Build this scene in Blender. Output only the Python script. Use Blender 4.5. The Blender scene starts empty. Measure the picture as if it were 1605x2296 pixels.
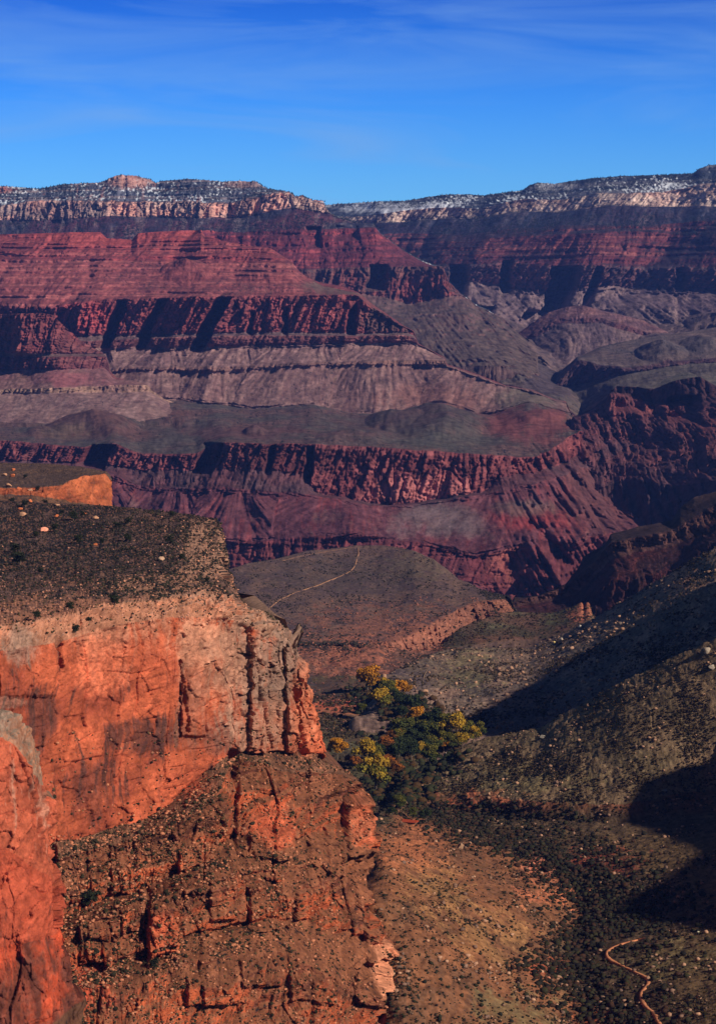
import bpy, math, random
import numpy as np

# ------------------------------------------------------------------ camera, sky, sun, exposure
SC = bpy.context.scene
COL = SC.collection
F, H, HY, CX = 5710.0, 1700.0, 680.0, 802.5      # focal length in picture units, eye height (m), horizon row, centre column
cam = bpy.data.cameras.new("camera")
cam.sensor_fit = 'HORIZONTAL'; cam.sensor_width = 36.0
cam.lens = F / 1605.0 * 36.0
cam.shift_y = -(1148.0 - HY) / 1605.0
cam.clip_start = 1.0; cam.clip_end = 90000.0
camo = bpy.data.objects.new("camera", cam); COL.objects.link(camo)
camo.location = (0, 0, H); camo.rotation_euler = (math.radians(90), 0, 0)
SC.camera = camo

SUN_A, SUN_E = math.radians(52), math.radians(31)     # to the right of straight behind the camera, above the horizon
SV = np.array([math.sin(SUN_A) * math.cos(SUN_E), -math.cos(SUN_A) * math.cos(SUN_E), math.sin(SUN_E)])
sl = bpy.data.lights.new("sun", 'SUN'); sl.energy = 5.0; sl.angle = math.radians(0.5); sl.color = (1.0, 0.93, 0.84)
so = bpy.data.objects.new("sun", sl); COL.objects.link(so)
from mathutils import Vector
so.rotation_euler = Vector(SV).to_track_quat('Z', 'Y').to_euler()

W = bpy.data.worlds.new("World"); SC.world = W; W.use_nodes = True
nt = W.node_tree; N = nt.nodes; LK = nt.links
N.clear()
out = N.new('ShaderNodeOutputWorld'); bg = N.new('ShaderNodeBackground'); bg.inputs['Strength'].default_value = 0.11
sky = N.new('ShaderNodeTexSky'); sky.sky_type = 'NISHITA'; sky.sun_disc = False
sky.sun_elevation = SUN_E; sky.sun_rotation = math.pi - SUN_A
sky.altitude = 1700; sky.air_density = 1.0; sky.dust_density = 0.0; sky.ozone_density = 3.0
tc = N.new('ShaderNodeTexCoord'); sep = N.new('ShaderNodeSeparateXYZ'); LK.new(tc.outputs['Generated'], sep.inputs[0])
ramp = N.new('ShaderNodeValToRGB'); LK.new(sep.outputs['Z'], ramp.inputs[0])     # deep polarised blue that darkens with height
els = ramp.color_ramp.elements
els[0].position = 0.0; els[0].color = (0.36, 0.80, 1.20, 1)
els[1].position = 1.0; els[1].color = (0.006, 0.016, 0.04, 1)
for p, c in ((0.045, (0.26, 0.68, 1.22)), (0.08, (0.13, 0.5, 1.2)), (0.118, (0.045, 0.27, 0.93)), (0.145, (0.035, 0.19, 0.66)), (0.2, (0.015, 0.06, 0.18)), (0.35, (0.006, 0.02, 0.06))):
    e = els.new(p); e.color = (*c, 1)
mul = N.new('ShaderNodeMixRGB'); mul.blend_type = 'MULTIPLY'; mul.inputs[0].default_value = 1
LK.new(sky.outputs[0], mul.inputs[1]); LK.new(ramp.outputs[0], mul.inputs[2])
# thin cirrus: long streaks
mp = N.new('ShaderNodeMapping'); LK.new(tc.outputs['Generated'], mp.inputs[0]); mp.inputs['Scale'].default_value = (5, 5, 34); mp.inputs['Rotation'].default_value = (0, 0.09, 0)
n1 = N.new('ShaderNodeTexNoise'); n1.inputs['Scale'].default_value = 1.3; n1.inputs['Detail'].default_value = 7; n1.inputs['Roughness'].default_value = 0.55; n1.inputs['Distortion'].default_value = 0.9
LK.new(mp.outputs[0], n1.inputs[0])
r2 = N.new('ShaderNodeValToRGB'); r2.color_ramp.elements[0].position = 0.48; r2.color_ramp.elements[1].position = 0.80
r2.color_ramp.elements[1].color = (0.5, 0.5, 0.5, 1); r2.color_ramp.elements[0].color = (0, 0, 0, 1)
LK.new(n1.outputs[0], r2.inputs[0])
mx = N.new('ShaderNodeMixRGB'); LK.new(r2.outputs[0], mx.inputs[0]); LK.new(mul.outputs[0], mx.inputs[1])
mx.inputs[2].default_value = (2.2, 4.2, 7.6, 1)
LK.new(mx.outputs[0], bg.inputs['Color']); LK.new(bg.outputs[0], out.inputs[0])
SC.view_settings.view_transform = 'Standard'; SC.view_settings.look = 'None'
SC.view_settings.exposure = 0.0; SC.view_settings.gamma = 1.0
SC.cycles.volume_bounces = 0; SC.cycles.max_bounces = 4; SC.cycles.diffuse_bounces = 2

# ------------------------------------------------------------------ numpy noise
def _h(ix, iy, iz, s):
    h = (ix * 374761393 + iy * 668265263 + iz * 2147483647 + s * 1274126177) & 0xFFFFFFFF
    h = ((h ^ (h >> 13)) * 1274126177) & 0xFFFFFFFF
    h = ((h ^ (h >> 16)) * 2246822519) & 0xFFFFFFFF
    return (h ^ (h >> 15)) & 0xFFFF
def per(x, y, z, s=0):
    """gradient noise, about -1..1"""
    x, y, z = np.broadcast_arrays(np.asarray(x, float), np.asarray(y, float), np.asarray(z, float))
    xi = np.floor(x).astype(np.int64); yi = np.floor(y).astype(np.int64); zi = np.floor(z).astype(np.int64)
    fx = (x - xi).astype(np.float32); fy = (y - yi).astype(np.float32); fz = (z - zi).astype(np.float32)
    ux = fx * fx * fx * (fx * (fx * 6 - 15) + 10); uy = fy * fy * fy * (fy * (fy * 6 - 15) + 10); uz = fz * fz * fz * (fz * (fz * 6 - 15) + 10)
    def g(dx, dy, dz):
        h = _h(xi + dx, yi + dy, zi + dz, s)
        a = ((h & 255) * (2 / 255.) - 1).astype(np.float32); b = ((h >> 8) * (2 / 255.) - 1).astype(np.float32)
        c = (((h * 7919) & 255) * (2 / 255.) - 1).astype(np.float32)
        return a * (fx - dx) + b * (fy - dy) + c * (fz - dz)
    r = 0
    for dz in (0, 1):
        wz = uz if dz else 1 - uz
        for dy in (0, 1):
            wy = (uy if dy else 1 - uy) * wz
            r = r + wy * ((1 - ux) * g(0, dy, dz) + ux * g(1, dy, dz))
    return r * 1.5
def fbm(x, y, z, o=4, s=0, g=0.5):
    r = 0; a = 1.0; t = 0
    for i in range(o):
        r = r + a * per(x * 2 ** i, y * 2 ** i, z * 2 ** i, s + i); t += a; a *= g
    return r / t * 1.4
def bil(x, y, z, o=4, s=0, g=0.5):
    """billow: round swellings with sharp creases, 0..1"""
    r = 0; a = 1.0; t = 0
    for i in range(o):
        r = r + a * np.abs(per(x * 2 ** i, y * 2 ** i, z * 2 ** i, s + i)); t += a; a *= g
    return np.clip(r / t * 1.9, 0, 1.4)
def cells(u, v, s=0, sec=False):
    """blocks: a random level for each irregular cell, 0..1, and the distance to the seam"""
    iu = np.floor(u).astype(np.int64); iv = np.floor(v).astype(np.int64)
    b1 = np.full(u.shape, 9., np.float32); b2 = b1.copy(); val = np.zeros(u.shape, np.float32)
    for du in (-1, 0, 1):
        for dv in (-1, 0, 1):
            h = _h(iu + du, iv + dv, iv * 0, s)
            ox = (h & 255) / 255.; oy = (h >> 8) / 255.
            d = (iu + du + ox - u) ** 2 + (iv + dv + oy - v) ** 2
            d = d.astype(np.float32); new = d < b1
            b2 = np.where(new, b1, np.minimum(b2, d)); val = np.where(new, ((h * 2654435761) >> 7 & 1023) / 1023., val); b1 = np.where(new, d, b1)
    return val, np.sqrt(b2) - np.sqrt(b1)
def sm(x, a, b):
    t = np.clip((x - a) / (b - a), 0, 1); return t * t * (3 - 2 * t)
def mixc(c, d, t):
    t = np.clip(t, 0, 1)[..., None]; return c * (1 - t) + np.asarray(d) * t
def srgb(r, g, b):
    v = np.array([r, g, b]) / 255.; return np.where(v <= .04045, v / 12.92, ((v + .055) / 1.055) ** 2.4)
def pl(pts, x):
    p = np.array(pts, float); return np.interp(x, p[:, 0], p[:, 1])

# ------------------------------------------------------------------ materials
def rock_mat(name, s1=0.02, s2=0.2, bump=1.0, bdist=2.0, contrast=0.5, zs=1.0):
    m = bpy.data.materials.new(name); m.use_nodes = True
    t = m.node_tree; n = t.nodes; l = t.links
    b = n['Principled BSDF']; b.inputs['Roughness'].default_value = 0.95; b.inputs['Specular IOR Level'].default_value = 0.08
    at = n.new('ShaderNodeAttribute'); at.attribute_name = 'rock'
    g = n.new('ShaderNodeNewGeometry')
    mp = n.new('ShaderNodeMapping'); mp.inputs['Scale'].default_value = (1, 1, zs); l.new(g.outputs['Position'], mp.inputs[0])
    a = n.new('ShaderNodeTexNoise'); a.inputs['Scale'].default_value = s1; a.inputs['Detail'].default_value = 8; a.inputs['Roughness'].default_value = 0.68
    l.new(mp.outputs[0], a.inputs[0])
    r = n.new('ShaderNodeMapRange'); r.inputs[1].default_value = 0.3; r.inputs[2].default_value = 0.7
    r.inputs[3].default_value = 1 - contrast; r.inputs[4].default_value = 1 + contrast
    l.new(a.outputs[0], r.inputs[0])
    mu = n.new('ShaderNodeVectorMath'); mu.operation = 'SCALE'
    l.new(at.outputs['Color'], mu.inputs[0]); l.new(r.outputs[0], mu.inputs['Scale'])
    l.new(mu.outputs[0], b.inputs['Base Color'])
    c = n.new('ShaderNodeTexNoise'); c.inputs['Scale'].default_value = s2; c.inputs['Detail'].default_value = 6; c.inputs['Roughness'].default_value = 0.7
    l.new(mp.outputs[0], c.inputs[0])
    bp = n.new('ShaderNodeBump'); bp.inputs['Strength'].default_value = bump; bp.inputs['Distance'].default_value = bdist
    l.new(c.outputs[0], bp.inputs['Height']); l.new(bp.outputs[0], b.inputs['Normal'])
    return m
def attr_mat(name, rough=0.9, attr='tint'):
    m = bpy.data.materials.new(name); m.use_nodes = True
    t = m.node_tree; n = t.nodes; l = t.links
    b = n['Principled BSDF']; b.inputs['Roughness'].default_value = rough; b.inputs['Specular IOR Level'].default_value = 0.1
    at = n.new('ShaderNodeAttribute'); at.attribute_name = attr
    g = n.new('ShaderNodeNewGeometry'); a = n.new('ShaderNodeTexNoise'); a.inputs['Scale'].default_value = 0.9; a.inputs['Detail'].default_value = 3
    l.new(g.outputs['Position'], a.inputs[0])
    r = n.new('ShaderNodeMapRange'); r.inputs[3].default_value = 0.6; r.inputs[4].default_value = 1.4; l.new(a.outputs[0], r.inputs[0])
    mu = n.new('ShaderNodeVectorMath'); mu.operation = 'SCALE'; l.new(at.outputs['Color'], mu.inputs[0]); l.new(r.outputs[0], mu.inputs['Scale'])
    l.new(mu.outputs[0], b.inputs['Base Color'])
    return m

# ------------------------------------------------------------------ mesh helpers
def link_mesh(name, V, Q, colors=None, attr='rock', mat=None, parent=None, smooth=True):
    V = np.asarray(V, np.float32); Q = np.asarray(Q, np.int32)
    me = bpy.data.meshes.new(name)
    me.vertices.add(len(V)); me.vertices.foreach_set('co', V.ravel())
    k = Q.shape[1]
    me.loops.add(Q.size); me.loops.foreach_set('vertex_index', Q.ravel())
    me.polygons.add(len(Q)); me.polygons.foreach_set('loop_start', np.arange(0, Q.size, k, dtype=np.int32))
    me.update(calc_edges=True)
    if smooth: me.polygons.foreach_set('use_smooth', np.ones(len(Q), bool))
    if colors is not None:
        a = me.color_attributes.new(attr, 'FLOAT_COLOR', 'POINT')
        c = np.ones((len(V), 4), np.float32); c[:, :3] = colors; a.data.foreach_set('color', c.ravel())
    o = bpy.data.objects.new(name, me); COL.objects.link(o)
    if mat: me.materials.append(mat)
    if parent: o.parent = parent
    return o
def grid_quads(nr, nc):
    i = np.arange(nr * nc).reshape(nr, nc)
    return np.stack([i[:-1, :-1], i[1:, :-1], i[1:, 1:], i[:-1, 1:]], -1).reshape(-1, 4)
def tag(o, label=None, cat=None, group=None, kind=None):
    if label: o['label'] = label
    if cat: o['category'] = cat
    if group: o['group'] = group
    if kind: o['kind'] = kind
    return o

XS = np.concatenate([np.arange(-420, -20, 10), np.arange(-20, 1625, 2.0), np.arange(1625, 2100, 10)])
SHEETS = {}
def gs(a, us, w):
    """smooth a curve along the picture width, sigma w"""
    uu = np.arange(us[0], us[-1] + 4, 4.); b = np.interp(uu, us, a); k = max(w / 4., .5); m = int(3 * k) + 1
    g = np.exp(-0.5 * (np.arange(-m, m + 1) / k) ** 2); g /= g.sum()
    lo = 2 * b[0] - b[1:m + 1][::-1]; hi = 2 * b[-1] - b[-m - 1:-1][::-1]
    return np.interp(us, uu, np.convolve(np.concatenate([lo, b, hi]), g, "valid"))
def loft(us, rows, bands, skyline=None, soft=0):
    """rows: dicts with y:[(u,y)], Y:[(u,Y)] or z:[(u,z)] and optional x:[(u,x)], from far/top to near/bottom.
    bands: dicts with n = rows of quads, e = exponent of the profile. Returns screen x, y, depth Y, band index, t."""
    sky = pl(skyline, us) if skyline else None
    R = []
    prev = None
    for k, r in enumerate(rows):
        x = pl(r['x'], us) if 'x' in r else us
        y = pl(r['y'], us) if not np.isscalar(r['y']) else np.full_like(us, r['y'])
        if soft and len(us) > 200 and not np.isscalar(r['y']): y = gs(y, us, soft * .4)
        if sky is not None: y = np.maximum(y, sky + 0.4 * k)
        if prev is not None: y = np.maximum(y, prev + 0.3)
        prev = y
        if 'z' in r:
            z = pl(r['z'], us) if not np.isscalar(r['z']) else r['z']
            Y = (H - z) * F / (y - HY)
        else:
            Y = pl(r['Y'], us) if not np.isscalar(r['Y']) else np.full_like(us, r['Y'])
        if soft and len(us) > 200: Y = gs(Y, us, soft)
        R.append((x, y, Y))
    sx, sy, sY, bi, tt = [], [], [], [], []
    for k, b in enumerate(bands):
        n = b['n']; last = k == len(bands) - 1
        for i in range(n + (1 if last else 0)):
            t = i / n
            a, c = R[k], R[k + 1]
            p = t ** b.get('e', 1.0)
            sx.append(a[0] * (1 - t) + c[0] * t); sy.append(a[1] * (1 - t) + c[1] * t)
            sY.append(a[2] * (1 - p) + c[2] * p); bi.append(min(k, len(bands) - 1)); tt.append(t)
    return np.array(sx), np.array(sy), np.array(sY), np.array(bi), np.array(tt)
def world(sx, sy, sY):
    return (sx - CX) / F * sY, sY.copy(), H - (sy - HY) / F * sY
def smooth_rows(a, k):
    if k < 1: return a
    ker = np.ones(2 * k + 1) / (2 * k + 1)
    return np.convolve(np.pad(a, k, mode='edge'), ker, 'valid')
def bandval(bands, bi, key, k=4, d=0.0):
    return smooth_rows(np.array([bands[i].get(key, d) for i in bi], float), k)[:, None]
def jitter_color(c1, c2, X, Y, Z, L, s):
    n = fbm(X / L, Y / L, Z / (L * .6), 4, s)
    return mixc(np.asarray(c1) * np.ones(X.shape + (3,)), c2, sm(n, -0.45, 0.45))
def A(r, g, b, k=0.8): return np.clip(srgb(r, g, b) / k, 0, 0.92)

def crack(a, w): return 1 - sm(np.abs(a), 0, w)
def far_sheet(name, skyline, rows, bands, L=600., seed=1, mat=None, skew=0.0, us=XS, topjit=0.0, back=1500., feats=(), mounds=(), rug=None, fans=()):
    sx, sy, sY, bi, tt = loft(us, rows, bands, skyline, soft=14)
    ri = np.arange(len(bi))[:, None]; sy = sy + sm(ri, 4, 24) * (3.2 * fbm(sx / 45, sy / 25, seed, 3, seed + 92, .6)); sy = np.maximum.accumulate(sy + np.arange(len(bi))[:, None] * 1e-3, axis=0)
    wp = 9 * fbm(sx / 60, sy / 50, 0, 3, seed + 90) + 4 * fbm(sx / 14, sy / 20, 0, 2, seed + 91)      # ragged plan outlines
    sY = np.array([np.interp(sx[i] + wp[i], sx[i], smooth_rows(sY[i], 1)) for i in range(len(sY))])
    X, Y, Z = world(sx, sy, sY)
    Am = bandval(bands, bi, 'A'); Rm = bandval(bands, bi, 'R', 3); Gm = bandval(bands, bi, 'G', 3); Tm = bandval(bands, bi, 'T', 3)
    Bm = bandval(bands, bi, 'B', 12)
    Xw = X + 0.25 * L * fbm(X / L / 1.3, Z / L / 2, Y / L / 4, 2, seed + 50) + skew * (Z - 1500)
    spur = bil(Xw / (2.6 * L), Z / (9 * L), Y / (9 * L), 2, seed + 7)           # great spurs and side canyons
    but = bil(Xw / L, Z / (5 * L), Y / (8 * L), 3, seed, 0.55)                    # buttresses
    ro = bil(Xw / (L * .13), Z / (L * 1.1), Y / (L * .6), 3, seed + 20, 0.65) + .35 * bil(Xw / (L * .08), Z / (L * .09), 0, 2, seed + 25)       # columns, cracks
    fine = 0.5 * fbm(X / (L * .06), Z / (L * .025), Y / (L * .3), 3, seed + 30, 0.65)
    Xf = Xw; cone_d = 0
    for (zt, zr, fw, fa, fb) in fans:                     # talus fans that spread from the foot of a cliff
        wgt = smooth_rows(np.isin(bi, fb).astype(float), 5)[:, None]
        t = np.clip((zt - Z) / zr, 0, 1); q = Xw / fw + .35 * per(X / fw / 1.7, .5, 0, seed + 99); qi = np.floor(q); c = q - qi - .5
        h1 = _h(qi.astype(np.int64), qi.astype(np.int64) * 0, qi.astype(np.int64) * 0, seed + 5) / 65535.
        Xf = Xf + wgt * ((qi * 7.3 + c / (.55 + 1.1 * t)) * fw - Xw)
        cone_d = cone_d + wgt * fa * (.5 + h1) * np.clip(1 - np.abs(c) / (.16 + .42 * t), 0, 1) * sm(t, 0, .25)
    gu = bil(Xf / (L * .3) + 0.35 * per(X / (1.2 * L), Z / (L * 2), Y / (3 * L), seed + 41), Z / (L * 2.6), Y / (L * 4), 4, seed + 40, 0.62)
    hT = L * 0.11
    ph = Z / hT + 0.9 * fbm(X / (2 * L), 0, Z / (3 * L), 2, seed + 60) + 1.3 * fbm(0 * X, 0, Z / (L * .3), 2, seed + 64)
    w = ph - np.floor(ph)
    terr = (sm(w, 0.05, 0.95) - w)
    ph2 = Z / (L * .035) + .7 * fbm(X / L, 0, Z / L, 2, seed + 63); w2 = ph2 - np.floor(ph2); terr2 = sm(w2, 0.0, .8) - w2
    va = .45 + 1.1 * np.abs(fbm(X / (3.2 * L), Z / (6 * L), 0, 2, seed + 94)) ; Am = Am * va * 1.15; Rm = Rm * (.6 + .7 * va)
    Gm = Gm * (.35 + 1.3 * np.abs(fbm(X / (1.3 * L), Z / (2 * L), 0, 2, seed + 96)))
    D = -cone_d - Bm * spur - Am * but - Rm * (0.75 * ro + 0.6 * fine) - .75 * Gm * gu + Tm * terr * 1.3 * np.clip(.7 + 1.3 * fbm(X / L, 0, Z / (L * .2), 2, seed + 65), .1, 1.6) + (Tm * .22 + 4) * terr2
    for (x0, x1, y0, y1, d, sk) in feats:       # single great alcoves and promontories, in picture units
        xx = sx + sk * (sy - y0) + wp * .8
        D = D + d * sm(xx, x0 - 5, x0 + 5) * (1 - sm(xx, x1 - 4, x1 + 4)) * sm(sy, y0 - 6, y0) * (1 - sm(sy, y1, y1 + 14))
    cv, ce = cells(Xw / (L * .075), Z / (L * .28), seed + 33); cv2, _ = cells(X / (L * .04), Z / (L * .05), seed + 34)
    D = D - Rm * (.9 * cv + .35 * cv2 - .5 * crack(ce, .12))
    if rug:
        rw = sm(sx, rug[0], rug[1]) * sm(sy, rug[2] - 20, rug[2] + 20)
        D = D - rw * rug[3] * (bil(X / 150, Z / 260, Y / 500, 4, seed + 97, .6) + .7 * bil((X + .6 * Z) / 60, Z / 400, 0, 3, seed + 98, .6)) + rw * .8 * Gm * gu * .5
    nz0 = fbm(X / (L * .4), Y / L, 0, 3, seed + 95)
    Yd = Y + D
    for (mx_, my_, wx, wy, h) in mounds:
        rr = np.sqrt(((sx - mx_ + .6 * wp) / wx) ** 2 + ((sy - my_) / wy) ** 2)
        Z = Z + h * np.clip(1 - rr, 0, 1) ** .8 * (1 + .25 * nz0)
    if topjit:
        k = (1 - sm(np.arange(len(bi)), 0, 14))[:, None]
        Z = Z + topjit * k * (np.abs(per(X / 28, 0, 0, seed + 70)) + 0.6 * np.abs(per(X / 11, 0, 0, seed + 71)))
    # flatness
    dZ = np.abs(np.gradient(Z, axis=0)); dY = np.abs(np.gradient(Yd, axis=0)); flat = dY / (dY + dZ + 1e-6)
    C = np.zeros(X.shape + (3,))
    nz = fbm(X / (L * .5), Z / (L * .3), Y / L, 4, seed + 80); nf = fbm(X / (L * .06), Z / (L * .05), Y / (L * .2), 3, seed + 81, .7)
    stripe = fbm(X / (L * 8), Z / (L * .05), 0, 3, seed + 82, .75); vst = fbm(Xw / (L * .07), Z / (L * 1.2), Y / L, 3, seed + 83, .7)
    sp = per(X / (L * .022), Z / (L * .018), Y / (L * .06), seed + 84) + 0.5 * per(X / (L * .05), Z / (L * .04), 0, seed + 86)
    for k, b in enumerate(bands):
        r = np.where(bi == k)[0]
        if len(r) == 0: continue
        s = slice(r[0], r[-1] + 1)
        c = mixc(np.asarray(b['c1']) * np.ones(X[s].shape + (3,)), b['c2'], sm(nz[s], -.4, .4))
        if 'c3' in b: c = mixc(c, b['c3'], sm(stripe[s], 0.02, 0.3) * b.get('st', .7))
        if 'c4' in b: c = mixc(c, b['c4'], sm(vst[s], 0.0, 0.35) * b.get('vs', .6))
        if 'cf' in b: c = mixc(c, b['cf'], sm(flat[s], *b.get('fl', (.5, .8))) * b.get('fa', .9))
        c = c * (1 + b.get('ct', .5) * np.clip(nf[s], -1, 1.3))[..., None]
        if 'veg' in b: c = mixc(c, b.get('cv', A(28, 34, 32)), sm(sp[s] + 0.5 * nz[s], 0.75 - b['veg'], 0.95 - b['veg']))
        if 'snow' in b: c = mixc(c, (.8, .82, .86), sm(per(X[s] / (L * .03), Z[s] / (L * .035), 0, seed + 85) + .8 * nz[s] + .3 * (flat[s] - .5), 0.75 - b['snow'], 0.95 - b['snow']) * .9)
        for (x0, x1, y0, y1, cc, am) in b.get('patch', ()):
            wgt = np.exp(-(((sx[s] - (x0 + x1) / 2) / (x1 - x0) * 2) ** 2 + ((sy[s] - (y0 + y1) / 2) / (y1 - y0) * 2) ** 2) ** 1.5)
            c = mixc(c, cc, np.clip(sm(wgt + .5 * nz[s] + .5 * vst[s] + .25 * nf[s], .15, .95) * am, 0, 1))
        C[s] = c
    lum = C.mean(-1, keepdims=True); C = (C * .86 + lum * .14) * .9
    # a back: the ground carries on behind the skyline, then drops
    bx = X[0:1] * (Yd[0:1] + back) / Yd[0:1]; by = Yd[0:1] + back; bz = Z[0:1] - 5
    b2z = bz * 0 + 700
    X = np.vstack([bx * 1.02, bx, X]); Yd = np.vstack([by + 400, by, Yd]); Z = np.vstack([np.minimum(b2z, bz - 50), bz, Z])
    C = np.concatenate([C[0:1], C[0:1], C], 0)
    o = link_mesh(name, np.stack([X, Yd, Z], -1).reshape(-1, 3), grid_quads(*X.shape), np.clip(C, 0.002, .95).reshape(-1, 3), mat=mat)
    tag(o, kind='structure')
    SHEETS[name] = (sx, sy, np.stack([X[2:], Yd[2:], Z[2:]], -1))
    return o

M_far = rock_mat('far_rock', 0.012, 0.02, 1.0, 16.0, 0.5, 1.6)
M_mid = rock_mat('mid_rock', 0.02, 0.035, 1.0, 9.0, 0.5, 1.5)
FOREST = A(26, 34, 42); SCRUB = A(74, 72, 62)
# ---------------------------------------------------------------- far right wall and its rim (with the head of the side canyon)
sky_R = [(-420, 470), (600, 470), (735, 462), (780, 459), (840, 455), (905, 454), (960, 443), (1025, 437), (1080, 440), (1130, 434), (1165, 431), (1180, 420), (1200, 413), (1235, 416), (1300, 407),
         (1380, 401), (1470, 399), (1540, 394), (1556, 382), (1580, 375), (1605, 371), (1800, 365), (2100, 380)]
far_sheet('canyon_wall', sky_R, [
    dict(y=0, Y=[(600, 20000), (850, 19000), (1100, 18100), (1605, 16900), (2000, 16600)]),
    dict(y=[(700, 490), (760, 487), (800, 490), (850, 482), (900, 475), (1000, 466), (1080, 470), (1160, 450), (1250, 452), (1330, 440), (1450, 438), (1530, 425), (1560, 415), (1605, 415), (2000, 410)],
         Y=[(600, 19700), (850, 18700), (1100, 17750), (1605, 16500), (2000, 16200)]),
    dict(y=[(700, 512), (800, 508), (900, 500), (1000, 492), (1080, 492), (1160, 478), (1250, 480), (1350, 466), (1450, 468), (1530, 466), (1605, 465), (2000, 455)],
         Y=[(600, 19650), (850, 18640), (1100, 17680), (1605, 16430), (2000, 16100)]),
    dict(y=[(700, 540), (900, 525), (1050, 530), (1150, 515), (1280, 512), (1400, 512), (1605, 495), (2000, 490)],
         Y=[(600, 19300), (850, 18300), (1100, 17300), (1605, 16000), (2000, 15700)]),
    dict(y=[(700, 640), (950, 600), (1050, 595), (1150, 590), (1220, 600), (1300, 598), (1450, 600), (1605, 602), (2000, 602)],
         Y=[(600, 18700), (850, 17700), (1100, 16600), (1605, 15250), (2000, 14900)]),
    dict(y=[(700, 690), (950, 640), (1050, 632), (1150, 650), (1250, 655), (1350, 640), (1450, 655), (1605, 655), (2000, 655)],
         Y=[(600, 18650), (850, 17600), (1100, 16500), (1605, 15150), (2000, 14800)]),
    dict(y=[(700, 750), (1000, 690), (1100, 705), (1200, 740), (1300, 745), (1400, 735), (1520, 705), (1605, 690), (2000, 690)],
         Y=[(600, 17800), (850, 16700), (1100, 15500), (1605, 14400), (2000, 14000)]),
    dict(y=[(700, 800), (1000, 740), (1150, 765), (1230, 830), (1300, 845), (1400, 820), (1500, 800), (1605, 800), (2000, 800)],
         Y=[(600, 15600), (850, 14900), (1100, 13500), (1250, 12600), (1605, 12000), (2000, 11600)]),
    dict(y=[(700, 900), (1000, 860), (1150, 860), (1250, 900), (1290, 935), (1350, 880), (1450, 868), (1520, 858), (1605, 872), (2000, 880)],
         Y=[(600, 14000), (850, 13000), (1100, 11600), (1250, 10700), (1605, 10100), (2000, 9800)]),
    dict(y=[(700, 1100), (1605, 1100), (2100, 1100)], Y=9300)],
    [dict(n=26, c1=A(60, 66, 78), c2=A(36, 44, 60), c3=A(150, 140, 140), st=.35, veg=.35, cv=FOREST, snow=.42, A=160, B=350, R=14, T=30, G=120, patch=[(740, 1000, 455, 485, A(205, 205, 215), .8), (1180, 1300, 412, 435, A(170, 165, 170), .6)]),
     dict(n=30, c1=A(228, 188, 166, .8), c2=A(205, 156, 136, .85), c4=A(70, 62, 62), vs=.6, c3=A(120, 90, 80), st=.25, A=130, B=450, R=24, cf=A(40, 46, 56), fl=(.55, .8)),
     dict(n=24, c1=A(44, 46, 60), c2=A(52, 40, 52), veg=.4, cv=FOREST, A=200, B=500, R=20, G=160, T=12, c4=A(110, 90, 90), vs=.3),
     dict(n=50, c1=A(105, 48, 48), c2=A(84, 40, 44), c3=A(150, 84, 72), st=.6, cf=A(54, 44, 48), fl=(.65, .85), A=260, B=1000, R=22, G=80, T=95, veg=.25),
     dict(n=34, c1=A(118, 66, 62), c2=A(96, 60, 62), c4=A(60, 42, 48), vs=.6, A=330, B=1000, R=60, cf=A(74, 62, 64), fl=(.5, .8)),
     dict(n=40, c1=A(118, 92, 90), c2=A(96, 74, 78), c4=A(140, 112, 104), vs=.4, A=300, B=800, R=25, G=300, T=45, veg=.1),
     dict(n=50, c1=A(104, 82, 76), c2=A(88, 70, 70), c4=A(130, 100, 92), vs=.4, c3=A(110, 84, 74), st=.3, A=260, B=700, R=18, G=300, T=90, veg=.1),
     dict(n=50, c1=A(88, 76, 68), c2=A(96, 76, 66), A=110, B=300, R=8, G=110, T=50, veg=.14, patch=[(1380, 1605, 820, 870, A(84, 80, 66), .6), (1150, 1300, 760, 900, A(74, 60, 66), .7)]),  # last patch: bluish shade of the side canyon painted into the rock colour
     dict(n=30, c1=A(96, 54, 52), c2=A(66, 40, 44), A=100, R=70, G=120)],
    L=520, seed=11, mat=M_far, topjit=9, back=2500, skew=-.8,
    feats=[(1005, 1040, 600, 660, 350, 0), (1120, 1140, 590, 650, 250, 0), (1228, 1282, 604, 720, 500, .25), (1318, 1332, 604, 680, 400, .3), (1500, 1520, 606, 640, 200, .2), (1060, 1105, 690, 755, 300, .4), (1165, 1205, 700, 765, 300, .6), (1330, 1350, 700, 740, 250, .8)],
    mounds=[(1290, 830, 60, 14, 50), (1450, 770, 120, 26, 50), (1560, 720, 60, 22, 50)], rug=(600, 700, 655, 110), fans=[(1760, 330, 560., 220, (5, 6))])

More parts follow.
